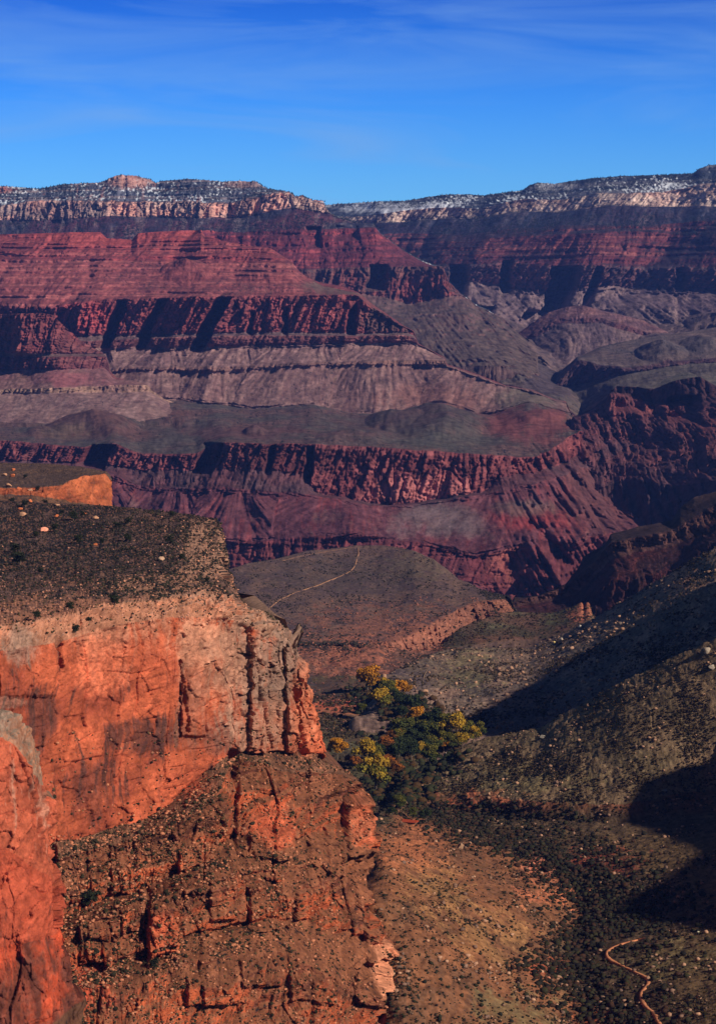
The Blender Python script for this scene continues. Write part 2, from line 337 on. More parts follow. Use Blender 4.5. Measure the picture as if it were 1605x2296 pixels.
# ---------------------------------------------------------------- far left massif with the snowy rim
sky_L = [(-420, 440), (-60, 428), (0, 422), (45, 424), (100, 427), (150, 417), (230, 412), (245, 405), (258, 398), (273, 394), (310, 396), (338, 403), (352, 412), (362, 407), (425, 403), (501, 411), (531, 409),
         (576, 410), (601, 427), (651, 434), (666, 446), (681, 443), (701, 453), (726, 454), (734, 472), (745, 484), (781, 497), (801, 502), (836, 504), (851, 525), (901, 562), (936, 582), (967, 595), (990, 598), (1002, 632),
         (1027, 657), (1062, 682), (1122, 714), (1152, 741), (1192, 773), (1198, 798), (1192, 833), (1220, 856), (1267, 903), (1320, 960), (1500, 1060), (2100, 1300)]
far_sheet('canyon_rim', sky_L, [
    dict(y=0, Y=[(0, 16800), (300, 16300), (700, 16000), (1200, 15400)]),
    dict(y=[(0, 466), (100, 452), (280, 453), (415, 452), (475, 459), (535, 454), (600, 438), (650, 436), (733, 462)], Y=[(0, 16500), (300, 16000), (700, 15750), (1200, 15200)]),
    dict(y=[(0, 497), (100, 497), (280, 487), (400, 488), (450, 491), (550, 487), (600, 479), (650, 470), (700, 476), (733, 482)], Y=[(0, 16440), (300, 15930), (700, 15680), (1200, 15120)]),
    dict(y=[(0, 530), (300, 540), (450, 518), (550, 523), (700, 517), (800, 513), (900, 514)], Y=[(0, 16050), (300, 15500), (700, 15200), (1200, 14700)]),
    dict(y=[(0, 620), (600, 610), (700, 605), (850, 600), (991, 597), (1100, 600)], Y=[(0, 15300), (300, 14800), (700, 14400), (1200, 13900)]),
    dict(y=[(0, 690), (650, 650), (780, 655), (850, 665), (920, 682), (1011, 662), (1100, 670)], Y=[(0, 15200), (700, 14280), (1200, 13780)]),
    dict(y=[(0, 760), (850, 735), (950, 735), (1050, 745), (1150, 770), (1200, 790)], Y=[(0, 14600), (700, 13500), (1200, 12900)]),
    dict(y=[(0, 860), (900, 840), (1050, 815), (1120, 820), (1200, 850), (1260, 900)], Y=[(0, 12900), (700, 12500), (1200, 11700)]),
    dict(y=1050, Y=10600)],
    [dict(n=44, c1=A(92, 92, 104), c2=A(56, 62, 74), c3=A(185, 150, 135), st=.4, veg=.33, cv=FOREST, snow=.48, A=130, B=350, R=22, T=50,
          patch=[(235, 345, 392, 425, A(185, 125, 105), .9), (-60, 45, 420, 440, A(170, 95, 80), .9), (500, 600, 405, 425, A(170, 125, 110), .6), (600, 735, 425, 475, A(190, 110, 85), .9)]),
     dict(n=34, c1=A(225, 150, 125), c2=A(205, 160, 140), c4=A(90, 70, 68), vs=.55, c3=A(150, 110, 100), st=.3, A=160, B=350, R=50, cf=A(60, 60, 70), fl=(.5, .8),
          patch=[(0, 260, 450, 500, A(110, 95, 95), .6)]),
     dict(n=34, c1=A(48, 46, 60), c2=A(86, 44, 52), veg=.45, cv=FOREST, A=150, B=350, R=16, G=120, T=20, c4=A(140, 120, 118), vs=.35),
     dict(n=54, c1=A(140, 52, 54), c2=A(108, 44, 50), c3=A(160, 70, 64), st=.55, cf=A(92, 44, 50), fl=(.65, .85), A=190, B=400, R=28, G=40, T=85, veg=.1),
     dict(n=36, c1=A(124, 56, 52), c2=A(112, 72, 66), c4=A(66, 44, 48), vs=.6, A=220, B=350, R=50, cf=A(84, 62, 60), fl=(.5, .8)),
     dict(n=40, c1=A(118, 82, 74), c2=A(106, 72, 68), A=150, B=300, R=16, G=150, T=30, veg=.1, cf=A(86, 70, 62), fl=(.7, .9)),
     dict(n=50, c1=A(112, 66, 60), c2=A(96, 62, 60), c3=A(140, 90, 76), st=.4, A=150, B=250, R=26, G=100, T=55, cf=A(88, 72, 64), fl=(.6, .85)),
     dict(n=20, c1=A(96, 70, 64), c2=A(80, 60, 56), A=100, R=30, G=100)],
    L=520, seed=31, mat=M_far, topjit=9, back=2500,
    rug=(840, 960, 690, 120), feats=[(690, 722, 515, 548, 160, 0), (755, 800, 512, 530, 120, 0), (830, 870, 598, 640, 200, .2)])

# ---------------------------------------------------------------- near left massif: red terraces, great red cliff, talus, bench, lower red cliff
sky_M = [(-420, 520), (0, 527), (150, 523), (230, 521), (245, 535), (300, 538), (312, 524), (350, 520), (400, 518), (455, 516), (462, 530), (520, 545), (610, 558), (656, 587), (671, 607), (690, 622), (721, 634), (760, 640), (803, 655), (835, 682), (866, 703),
         (905, 730), (925, 740), (935, 768), (995, 800), (1000, 815), (1080, 842), (1130, 862), (1190, 872), (1236, 892), (1262, 897), (1275, 925), (1330, 955), (1380, 1010), (1430, 1075), (1490, 1150), (1520, 1200), (2100, 1600)]
RW = [(-420, 690), (0, 686), (115, 688), (140, 684), (230, 672), (280, 672), (380, 667), (500, 665), (650, 663), (780, 660), (803, 663), (826, 684), (866, 705), (911, 733), (960, 765), (1200, 870)]
RWb = [(-420, 760), (0, 757), (200, 752), (280, 752), (400, 748), (500, 745), (700, 744), (830, 748), (911, 742), (960, 770), (1200, 875)]
far_sheet('canyon_terraces', sky_M, [
    dict(y=0, Y=[(0, 12900), (460, 12500), (700, 12000), (900, 11600), (1300, 10600)]),
    dict(y=[(0, 585), (250, 585), (656, 590), (720, 640), (803, 657), (900, 730)], Y=[(0, 12350), (460, 12000), (700, 11700), (900, 11350), (1300, 10560)]),
    dict(y=RW, Y=[(0, 11650), (300, 11350), (500, 11130), (930, 10980), (1300, 10500)]),
    dict(y=RWb, Y=[(0, 11620), (300, 11310), (500, 11090), (930, 10930), (1300, 10450)]),
    dict(y=[(0, 766), (250, 762), (500, 752), (830, 752), (911, 750), (935, 760), (1300, 880)], Y=[(0, 11500), (300, 11200), (500, 11000), (930, 10860), (1300, 10400)]),
    dict(y=[(0, 785), (250, 780), (500, 776), (700, 772), (830, 768), (935, 768), (1300, 885)], Y=[(0, 11480), (300, 11180), (500, 10980), (930, 10840), (1300, 10380)]),
    dict(y=[(0, 850), (300, 822), (500, 822), (700, 812), (840, 808), (995, 806), (1080, 845), (1300, 905)], Y=[(0, 11250), (500, 10750), (930, 10600), (1300, 10250)]),
    dict(y=[(0, 862), (300, 830), (500, 832), (700, 820), (840, 818), (995, 820), (1080, 850), (1300, 910)], Y=[(0, 11230), (500, 10730), (930, 10580), (1300, 10230)]),
    dict(y=[(0, 915), (300, 895), (400, 895), (560, 915), (700, 905), (800, 925), (900, 920), (1000, 905), (1080, 930), (1180, 900), (1300, 925)], Y=[(0, 10900), (500, 10400), (930, 10150), (1300, 9700)]),
    dict(y=[(0, 985), (200, 1000), (260, 990), (320, 1013), (440, 1015), (500, 990), (700, 992), (860, 1000), (1050, 1015), (1190, 1020), (1300, 960), (1400, 1060)],
         Y=[(0, 8850), (260, 8650), (430, 8450), (560, 8250), (1050, 8050), (1190, 8300), (1300, 8900)]),
    dict(y=[(0, 1030), (200, 1035), (260, 1040), (320, 1052), (440, 1050), (500, 1047), (600, 1050), (690, 1060), (700, 1098), (860, 1128), (960, 1118), (1080, 1100), (1120, 1062), (1190, 1055), (1300, 1010), (1400, 1080)],
         Y=[(0, 8800), (260, 8590), (430, 8390), (560, 8180), (1050, 7990), (1190, 8230), (1300, 8850)]),
    dict(y=[(0, 1048), (200, 1055), (260, 1062), (320, 1090), (440, 1092), (500, 1090), (600, 1098), (690, 1104), (860, 1132), (960, 1124), (1080, 1106), (1190, 1075), (1300, 1040), (1400, 1100)],
         Y=[(0, 8650), (300, 8400), (500, 8130), (700, 7990), (1050, 7900), (1190, 8050), (1300, 8600)]),
    dict(y=[(0, 1200), (300, 1200), (560, 1210), (800, 1190), (950, 1215), (1060, 1240), (1200, 1200), (1330, 1190), (1400, 1180), (1500, 1190)], Y=[(0, 8250), (700, 7600), (1050, 7500), (1300, 7700), (1500, 7900)]),
    dict(y=[(0, 1330), (600, 1330), (950, 1300), (1060, 1300), (1140, 1345), (1200, 1340), (1500, 1300)], Y=[(0, 8150), (700, 7450), (1050, 7350), (1300, 7500)]),
    dict(y=1500, Y=7000)],
    [dict(n=44, c1=A(150, 60, 56), c2=A(132, 54, 54), c3=A(175, 92, 84), st=.5, cf=A(112, 54, 54), fl=(.7, .9), A=110, B=200, R=12, T=110, G=25, veg=.12, cv=A(50, 36, 40),
          patch=[(0, 460, 500, 560, A(165, 62, 52), .6)]),
     dict(n=48, c1=A(140, 66, 62), c2=A(122, 58, 58), c3=A(185, 100, 90), st=.55, A=100, B=160, R=9, T=80, G=30, veg=.18, cv=A(52, 38, 42), cf=A(118, 64, 60), fl=(.8, .95),
          patch=[(680, 860, 625, 665, A(96, 78, 66), .8)]),
     dict(n=50, c1=A(126, 56, 54), c2=A(146, 68, 66), c4=A(74, 44, 46), vs=.65, c3=A(100, 52, 52), st=.25, A=110, R=42, B=60,
          patch=[(130, 280, 670, 750, A(165, 62, 62), .9), (280, 480, 665, 740, A(150, 66, 62), .6), (800, 930, 680, 760, A(84, 66, 60), .8)]),
     dict(n=6, c1=A(110, 84, 80), c2=A(96, 70, 70), A=110, R=20, B=60),
     dict(n=14, c1=A(110, 60, 58), c2=A(96, 52, 52), c3=A(140, 90, 82), st=.5, A=110, R=28, B=60),
     dict(n=40, c1=A(136, 100, 92), c2=A(122, 88, 84), c4=A(106, 70, 70), vs=.55, A=60, R=4, G=110, T=14, veg=.06),
     dict(n=9, c1=A(136, 94, 82), c2=A(110, 76, 70), c4=A(66, 50, 50), vs=.6, A=60, R=36, G=110),
     dict(n=50, c1=A(132, 96, 88), c2=A(116, 82, 78), c4=A(98, 62, 60), vs=.55, A=50, R=4, G=120, T=14, veg=.06,
          patch=[(820, 1100, 860, 930, A(130, 84, 74), .8), (1100, 1260, 860, 915, A(100, 88, 74), .8)]),
     dict(n=50, c1=A(78, 68, 62), c2=A(98, 70, 64), c4=A(70, 62, 62), vs=.4, A=40, B=120, R=6, G=60, T=30, veg=.26,
          patch=[(60, 330, 920, 990, A(96, 60, 54), .7), (400, 700, 950, 985, A(100, 62, 60), .6), (740, 1080, 910, 980, A(76, 58, 56), .6), (860, 1120, 960, 1010, A(84, 80, 70), .5), (100, 220, 960, 985, A(100, 88, 68), .4), (1080, 1290, 905, 990, A(120, 60, 56), .8)]),
     dict(n=46, c1=A(110, 50, 50), c2=A(134, 66, 64), c4=A(64, 36, 40), vs=.7, c3=A(90, 46, 48), st=.25, A=60, R=34, B=50,
          patch=[(800, 1080, 1060, 1130, A(176, 96, 88), .9), (480, 800, 990, 1060, A(88, 44, 42), .8)]),
     dict(n=14, c1=A(92, 52, 54), c2=A(88, 60, 62), A=60, R=26, B=50),
     dict(n=66, c1=A(104, 56, 60), c2=A(92, 48, 54), c4=A(130, 50, 48), vs=.55, A=40, B=80, R=4, G=110, T=14, veg=.1, cv=A(56, 36, 42),
          patch=[(1060, 1300, 1120, 1180, A(140, 44, 40), .7), (850, 1100, 1120, 1200, A(112, 92, 90), .8), (1080, 1240, 1110, 1150, A(92, 84, 76), .6), (1230, 1500, 960, 1200, A(96, 60, 56), .6)]),
     dict(n=50, c1=A(110, 48, 50), c2=A(92, 42, 46), c3=A(128, 62, 58), st=.55, c4=A(60, 34, 38), vs=.4, A=80, B=80, R=20, T=40, G=60,
          patch=[(1080, 1180, 1210, 1300, A(150, 78, 66), .7)]),
     dict(n=20, c1=A(90, 44, 48), c2=A(80, 40, 44), A=80, R=20)],
    L=300, seed=51, mat=M_mid, back=60, skew=-0.3,
    feats=[(268, 292, 676, 775, 260, .42), (356, 376, 674, 775, 190, .5), (488, 520, 670, 778, 320, .55), (786, 806, 668, 742, 170, .1), (460, 505, 996, 1050, 240, .45), (205, 262, 998, 1045, 220, .5), (690, 706, 1000, 1075, 150, .1), (606, 618, 1000, 1050, 100, .15), (560, 570, 700, 745, 90, .1), (640, 650, 690, 745, 90, .1)],
    mounds=[(1000, 950, 120, 34, 45), (960, 925, 60, 16, 30), (800, 975, 90, 18, 26), (215, 950, 110, 26, 60), (575, 965, 30, 9, 26), (880, 940, 60, 22, 40), (1210, 930, 60, 14, 22), (110, 965, 60, 12, 18), (420, 945, 120, 12, 22), (420, 610, 60, 26, 60)], rug=(1060, 1230, 990, 150), fans=[(1500, 220, 330., 90, (5, 6, 7)), (1100, 140, 300., 80, (11,))])

# ---------------------------------------------------------------- butte at the left edge
sky_B = [(-420, 700), (-40, 702), (0, 704), (60, 702), (100, 701), (128, 706), (150, 728), (190, 765), (235, 790), (242, 800), (250, 830), (262, 845), (332, 857), (340, 872), (370, 890), (440, 915), (500, 950), (700, 1010), (2100, 1500)]
far_sheet('butte', sky_B, [
    dict(y=700, Y=[(0, 10900), (26, 10900), (32, 10600), (130, 10650), (240, 10900), (340, 10900)]),
    dict(y=[(0, 790), (240, 792)], Y=[(0, 10880), (26, 10870), (32, 10560), (130, 10600), (240, 10860), (340, 10850)]),
    dict(y=[(0, 800), (240, 798)], Y=[(0, 10800), (130, 10500), (240, 10700), (340, 10800)]),
    dict(y=[(0, 830), (240, 825), (260, 850)], Y=[(0, 10780), (130, 10470), (240, 10660), (340, 10780)]),
    dict(y=[(0, 872), (160, 868), (250, 862), (335, 860), (400, 905)], Y=[(0, 10400), (130, 10200), (340, 10400)]),
    dict(y=[(0, 882), (160, 880), (250, 880), (335, 878), (400, 910)], Y=[(0, 10380), (130, 10180), (340, 10370)]),
    dict(y=[(0, 945), (120, 950), (200, 930), (300, 945), (400, 950), (500, 965)], Y=[(0, 9700), (130, 9600), (340, 9600), (500, 9400)]),
    dict(y=1100, Y=9300)],
    [dict(n=60, c1=A(128, 58, 56), c2=A(112, 60, 56), c4=A(74, 44, 46), vs=.6, c3=A(96, 58, 56), st=.3, A=110, R=36, B=60),
     dict(n=6, c1=A(110, 84, 76), c2=A(100, 70, 66), A=80, R=14, B=60),
     dict(n=22, c1=A(120, 60, 58), c2=A(104, 52, 52), c4=A(60, 38, 42), vs=.6, c3=A(140, 84, 76), st=.35, A=70, R=34, B=60),
     dict(n=34, c1=A(130, 92, 82), c2=A(122, 78, 76), c4=A(100, 66, 62), vs=.5, A=50, G=90, R=5, B=40, T=10, patch=[(100, 200, 830, 870, A(140, 74, 76), .8)]),
     dict(n=10, c1=A(150, 112, 90), c2=A(124, 88, 76), c4=A(80, 60, 56), vs=.5, A=50, R=24, B=40),
     dict(n=44, c1=A(134, 98, 90), c2=A(118, 84, 80), c4=A(146, 112, 104), vs=.5, A=40, G=90, R=4, veg=.06),
     dict(n=20, c1=A(78, 66, 60), c2=A(92, 66, 60), R=4)],
    L=300, seed=71, mat=M_mid, back=100, us=XS[XS < 900], skew=-0.3)

# ---------------------------------------------------------------- spur and mesa standing in front of the right wall, one behind the other
far_sheet('spur', [(-420, 1200), (1000, 900), (1075, 812), (1105, 780), (1128, 762), (1165, 742), (1200, 716), (1225, 700), (1262, 688), (1300, 684), (1340, 694), (1390, 706), (1440, 718), (1490, 742), (1540, 790), (1700, 950), (2100, 1200)], [
    dict(y=0, Y=[(1000, 13900), (1250, 14000), (1600, 13300)]),
    dict(y=[(1000, 900), (1100, 800), (1250, 712), (1340, 712), (1500, 760), (1700, 960)], Y=[(1000, 13700), (1250, 13800), (1600, 13100)]),
    dict(y=[(1000, 910), (1100, 812), (1250, 724), (1340, 724), (1500, 772), (1700, 970)], Y=[(1000, 13680), (1250, 13760), (1600, 13060)]),
    dict(y=[(1000, 960), (1150, 850), (1300, 820), (1500, 830), (1700, 980)], Y=[(1000, 12900), (1250, 12800), (1600, 12500)]),
    dict(y=1000, Y=12300)],
    [dict(n=16, c1=A(112, 72, 70), c2=A(96, 66, 68), c3=A(140, 100, 92), st=.4, A=60, B=160, R=16, T=20),
     dict(n=8, c1=A(104, 62, 62), c2=A(88, 56, 58), c4=A(60, 44, 52), vs=.5, A=60, B=160, R=30),
     dict(n=50, c1=A(112, 86, 82), c2=A(94, 72, 74), c4=A(128, 100, 92), vs=.4, A=90, B=160, R=10, G=160, T=24, veg=.12),
     dict(n=10, c1=A(84, 70, 70), c2=A(78, 64, 64), A=60, B=100)],
    L=260, seed=131, mat=M_far, back=300, us=XS[XS > 980], skew=-.6)
far_sheet('mesa', [(-420, 1300), (1150, 960), (1195, 905), (1208, 884), (1232, 862), (1252, 832), (1276, 812), (1290, 799), (1305, 794), (1345, 776), (1400, 764), (1470, 752), (1530, 744), (1605, 732), (1800, 720), (2100, 715)], [
    dict(y=0, Y=[(1150, 12000), (1290, 12300), (1605, 12500), (2000, 12400)]),
    dict(y=[(1150, 962), (1215, 884), (1290, 803), (1335, 815), (1400, 823), (1480, 812), (1605, 800), (2000, 790)], Y=[(1150, 11600), (1290, 11800), (1400, 11300), (1605, 11150), (2000, 11000)]),
    dict(y=[(1150, 970), (1215, 902), (1262, 868), (1330, 850), (1400, 836), (1480, 822), (1605, 808), (2000, 800)], Y=[(1150, 11560), (1290, 11740), (1400, 11240), (1605, 11090), (2000, 10900)]),
    dict(y=[(1150, 1000), (1230, 925), (1290, 940), (1370, 872), (1450, 870), (1605, 880), (2000, 900)], Y=[(1150, 11100), (1290, 10700), (1605, 10100), (2000, 9900)]),
    dict(y=1100, Y=9800)],
    [dict(n=36, c1=A(98, 80, 74), c2=A(84, 72, 70), c3=A(118, 90, 80), st=.3, A=60, B=60, R=6, G=60, T=16, veg=.16),
     dict(n=30, c1=A(84, 54, 56), c2=A(70, 48, 54), c4=A(50, 38, 46), vs=.5, c3=A(110, 78, 72), st=.4, A=90, B=120, R=34, T=16),
     dict(n=40, c1=A(92, 80, 70), c2=A(80, 68, 62), A=50, B=60, R=6, G=50, T=20, veg=.2),
     dict(n=12, c1=A(84, 60, 56), c2=A(76, 54, 54), A=60)],
    L=260, seed=141, mat=M_far, back=20, us=XS[XS > 1120], skew=-.6, mounds=[(1480, 790, 60, 22, 60), (1570, 770, 50, 18, 40)])
# ---------------------------------------------------------------- inner gorge, far side on the right
sky_G = [(-420, 1500), (1100, 1200), (1230, 1000), (1275, 930), (1300, 920), (1340, 900), (1362, 870), (1372, 862), (1450, 868), (1500, 850), (1560, 842), (1605, 868), (1800, 880), (2100, 880)]
far_sheet('inner_gorge', sky_G, [
    dict(y=0, Y=[(1200, 9500), (1370, 9300), (1440, 9300), (1500, 9000), (1605, 8800), (2000, 8600)]),
    dict(y=[(1200, 900), (1370, 878), (1450, 900), (1490, 905), (1605, 892), (2000, 900)], Y=[(1200, 9450), (1370, 9230), (1440, 9230), (1500, 8900), (1605, 8700), (2000, 8500)]),
    dict(y=[(1200, 1000), (1300, 980), (1400, 980), (1605, 960), (2000, 950)], Y=[(1200, 9000), (1400, 8900), (1605, 8300), (2000, 8000)]),
    dict(y=[(1200, 1150), (1300, 1100), (1400, 1060), (1500, 1080), (1605, 1060), (2000, 1050)], Y=[(1200, 8600), (1400, 8400), (1605, 7700), (2000, 7500)]),
    dict(y=[(1200, 1300), (2000, 1250)], Y=[(1200, 8000), (1605, 7300), (2000, 7000)])],
    [dict(n=20, c1=A(86, 48, 48), c2=A(70, 44, 46), c4=A(50, 34, 40), vs=.6, A=120, B=300, R=30),
     dict(n=60, c1=A(118, 60, 58), c2=A(88, 52, 56), c4=A(60, 38, 46), vs=.5, A=230, B=330, R=50, G=200),
     dict(n=60, c1=A(112, 60, 58), c2=A(80, 52, 56), c4=A(56, 38, 44), vs=.5, A=250, B=330, R=50, G=220),
     dict(n=40, c1=A(80, 48, 48), c2=A(64, 44, 48), A=300, B=400, R=40, G=160)],
    L=330, seed=91, mat=M_mid, back=30, us=XS[XS > 1000],
    feats=[(1376, 1430, 868, 905, 150, .2), (1490, 1560, 888, 930, 200, .2)])

# ---------------------------------------------------------------- inner gorge, near side on the right
sky_H = [(-420, 1800), (1000, 1500), (1130, 1400), (1145, 1330), (1200, 1325), (1260, 1300), (1285, 1270), (1300, 1240), (1345, 1215), (1360, 1190), (1420, 1172), (1490, 1158), (1512, 1130), (1545, 1108), (1605, 1095), (1800, 1060), (2100, 1050)]
far_sheet('gorge_hill', sky_H, [
    dict(y=0, Y=[(1130, 5600), (1605, 5400), (2000, 5200)]),
    dict(y=[(1130, 1345), (1285, 1290), (1360, 1210), (1490, 1180), (1605, 1118)], Y=[(1130, 5500), (1605, 5250), (2000, 5100)]),
    dict(y=[(1130, 1350), (1285, 1320), (1360, 1240), (1490, 1210), (1605, 1150)], Y=[(1130, 5480), (1605, 5220), (2000, 5080)]),
    dict(y=[(1130, 1360), (1285, 1345), (1360, 1290), (1490, 1265), (1605, 1200)], Y=[(1130, 5300), (1605, 4900), (2000, 4800)]),
    dict(y=[(1130, 1480), (1605, 1420)], Y=[(1130, 4900), (1605, 4500), (2000, 4400)])],
    [dict(n=18, c1=A(74, 52, 44), c2=A(62, 44, 40), A=30, B=90, R=5, G=20, T=8, veg=.2, cv=A(30, 28, 24)),
     dict(n=20, c1=A(96, 60, 50), c2=A(70, 44, 40), c3=A(120, 76, 62), st=.4, A=60, B=90, R=16, T=8),
     dict(n=40, c1=A(86, 40, 36), c2=A(64, 38, 36), c4=A(44, 28, 28), vs=.5, A=130, B=100, R=24, G=90, T=14),
     dict(n=40, c1=A(80, 38, 36), c2=A(60, 36, 36), c4=A(44, 28, 28), vs=.5, A=130, B=100, R=24, G=90)],
    L=170, seed=111, mat=M_mid, back=60, us=XS[XS > 900])
# ================================================================== foreground
def normals(P):
    du = np.gradient(P, axis=1); dv = np.gradient(P, axis=0)
    n = np.cross(dv, du); n /= np.linalg.norm(n, axis=-1, keepdims=True) + 1e-9
    return n
def finish(name, sx, sy, P, C, mat, extra_back=None, extra_right=None, extra_left=None):
    V, CC = P, C
    if extra_right is not None:
        V = np.concatenate([V, V[:, -1:] + e][0:1] + [V[:, -1:] + e for e in extra_right], 1) if False else np.concatenate([V] + [V[:, -1:] + np.array(e) for e in extra_right], 1)
        CC = np.concatenate([CC] + [CC[:, -1:]] * len(extra_right), 1)
    if extra_back is not None:
        V = np.concatenate([V[0:1] + np.array(e) for e in extra_back] + [V], 0); CC = np.concatenate([CC[0:1]] * len(extra_back) + [CC], 0)
    o = link_mesh(name, V.reshape(-1, 3), grid_quads(V.shape[0], V.shape[1]), np.clip(CC, .002, .95).reshape(-1, 3), mat=mat)
    tag(o, kind='structure')
    pr = np.stack([P[..., 0] / P[..., 1] * F + CX, HY + (H - P[..., 2]) / P[..., 1] * F], -1)
    SHEETS[name] = (pr[..., 0], pr[..., 1], P)
    return o
def blob(sx, sy, x0, x1, y0, y1, nz, k=1.0):
    """a stained or weathered patch with a ragged outline"""
    w = 1 - (((sx - (x0 + x1) / 2) / (x1 - x0) * 2) ** 2 + ((sy - (y0 + y1) / 2) / (y1 - y0) * 2) ** 2)
    return sm(w + nz * k, -0.1, 0.85)
def crack(a, w): return 1 - sm(np.abs(a), 0, w)

M_near = rock_mat('near_rock', 0.12, 0.35, 0.85, 1.6, 0.42, 1.3)
M_ground = rock_mat('scrub_ground', 0.12, 0.25, 0.8, 1.5, 0.5, 1.0)

ORG, ORG2, TANR, VAR, GRY, DUST = A(200, 100, 66, 1.2), A(162, 78, 54, 1.2), A(176, 118, 88, 1.1), A(84, 54, 46, 1.0), A(144, 116, 98, 1.0), A(150, 92, 66, .9)
def cliff_sheet(name, us, rows, bands, skyline=None, seed=200, k=1.0, patches=(), greyf=None, back=None, right=None, cracks=(), blocks=()):
    sx, sy, sY, bi, tt = loft(us, rows, bands, skyline)
    P = np.stack(world(sx, sy, sY), -1)
    for _ in range(3):                                   # round the lofted corners a little
        P[1:-1] = (P[:-2] + 2 * P[1:-1] + P[2:]) / 4
        P[:, 1:-1] = (P[:, :-2] + 2 * P[:, 1:-1] + P[:, 2:]) / 4
    n = normals(P)
    sgn = np.sign(-(n * P).sum(-1, keepdims=True) + 0 * n[..., :1]); cpos = P - np.array([0, 0, H]); sgn = np.where((n * cpos).sum(-1, keepdims=True) > 0, -1, 1); n = n * sgn
    s = .31 * (us[None] + 0 * P[..., 0]); s = s + .12 * P[..., 0]; z = P[..., 2]; m = .73 * P[..., 0] - .68 * P[..., 1]
    g = lambda key, kk=5: bandval(bands, bi, key, kk)
    wz = z + 5 * fbm(s / 60, m / 60, 0, 2, seed + 1)                  # gently dipping beds
    ws = s + 6 * fbm(s / 40, z / 40, 0, 2, seed + 2)
    big = bil(ws / 60, z / 170, m / 60, 3, seed + 3, .5)
    blk = bil(ws / 13, z / 22, m / 20, 3, seed + 4, .6)
    rub = fbm(s / 7, z / 4, m / 7, 4, seed + 5, .7)
    ph = wz / 9.0 + .5 * fbm(s / 80, m / 80, 0, 2, seed + 6); w = ph - np.floor(ph); led = sm(w, 0.0, .25) - w * .9
    ph2 = wz / 3.1 + .6 * fbm(s / 30, m / 30, 0, 2, seed + 8); w2 = ph2 - np.floor(ph2); led2 = sm(w2, 0, .3) - w2
    vc = crack(per(ws / 26, z / 120, m / 60, seed + 9), .045) * sm(per(s / 30, z / 40, 0, seed + 10), -.1, .2)
    vc2 = crack(per(ws / 9, z / 45, m / 30, seed + 11), .06) * sm(per(s / 25, z / 25, 0, seed + 12), -.1, .25)
    hc = crack(per(s / 90, wz / 14, m / 60, seed + 13), .05) * sm(per(s / 25, z / 10, 0, seed + 14), 0.05, .3)
    D = g('big') * (big - .4) + g('blk') * .45 * (blk - .4) + g('rub') * .55 * rub + g('led') * 1.5 * (led * 1.4 + led2 * .6) * (.5 + fbm(s / 25, z / 30, m / 25, 2, seed + 15)) - g('vc') * (vc * 5 + vc2 * 2.2) - g('hc') * hc * 2.5
    rt = 1 + 1.3 * sm(sx, 480, 600)
    fin = bil(ws / 17, z / 260, m / 30, 2, seed + 60, .6)
    cv1, ce1 = cells(ws / 5.5 + .5 * fbm(s / 9, z / 9, 0, 2, seed + 61), wz / 8., seed + 62)
    cv2, ce2 = cells(ws / 2.1, wz / 2.6, seed + 63)
    D = D + g('blk') * (.75 * rt * (cv1 - .5) + .35 * (cv2 - .5)) - g('blk') * .5 * (crack(ce1, .1) + .5 * crack(ce2, .14)) + sm(sx, 470, 560) * sm(sy, 1400, 1480) * 4 * (fin - .5)
    cv3, ce3 = cells(ws / 24 + .35 * fbm(s / 30, z / 40, 0, 2, seed + 64), z / 60., seed + 65)      # great joint-bounded blocks
    cv4, ce4 = cells(ws / 11 + .4 * fbm(s / 12, z / 14, 0, 3, seed + 66), z / 15. + .3 * fbm(s / 12, z / 9, 0, 2, seed + 67), seed + 68)   # spalled slabs
    D = D + g('slab') * (2.4 * (cv4 - .5) - 1.4 * crack(ce4, .035) * sm(per(s / 18, z / 18, 0, seed + 69), -.1, .2))
    nz = fbm(s / 40, z / 30, m / 40, 4, seed + 20); vs = fbm(ws / 4.5, z / 55, m / 20, 5, seed + 21, .72); nf = fbm(s / 3.5, z / 3, m / 4, 4, seed + 22, .78)
    dark = 0
    for (pts, wd, dep) in cracks:                          # the named fissures: polylines down the face
        p = np.array(pts, float)
        cx = np.interp(sy, p[:, 1], p[:, 0]) + 3 * fbm(sy / 25, 0, 0, 3, seed + 40) + 1.5 * per(sy / 6, 0, 0, seed + 44)
        ww = 1.5 * wd * (0.35 + .9 * np.abs(per(sy / 30, 1.5, 0, seed + 41)) * 1.5)
        D = D - 1.8 * dep * (1 - sm(np.abs(sx - cx), ww * .4, ww * 1.2)) * sm(sy, p[0, 1] - 3, p[0, 1] + 6) * (1 - sm(sy, p[-1, 1] - 6, p[-1, 1] + 3))
    hd = np.array([.16, -.987, 0.]); n = n * np.array([.3, 1, 1]); n /= np.linalg.norm(n, axis=-1, keepdims=True)
    zs = P[..., 2]; ms = .73 * P[..., 0] - .68 * P[..., 1]
    dm = np.gradient(ms, axis=0); dz = -np.gradient(zs, axis=0)
    ker = np.ones(31) / 31; f1 = lambda a: np.apply_along_axis(lambda c: np.convolve(np.pad(c, 15, mode='edge'), ker, 'valid'), 0, a)
    Rl = np.clip(f1(dm) / np.maximum(f1(dz), .02), 0, 1.3)
    st = 0
    for hs, wgt, sd in ((26., .75, 0), (8., .8, 5)):
        q = (1700 - z) / hs + .55 * fbm(s / (hs * 3), m / 60, z / (hs * 5), 3, seed + 75 + sd) * (26 / hs) ** .3
        fr = q - np.floor(q); st = st + wgt * Rl * hs * (sm(fr, .62, .97) - fr)
    cv5, ce5 = cells(ws / 3.2 + .3 * fbm(s / 5, z / 6, 0, 2, seed + 71), wz / 4.2, seed + 72); cv6, ce6 = cells(s / 1.3, wz / 1.1, seed + 73)
    rpil = sm(sx, 470, 560) * sm(sy, 1400, 1470) * (1 - g('fin'))
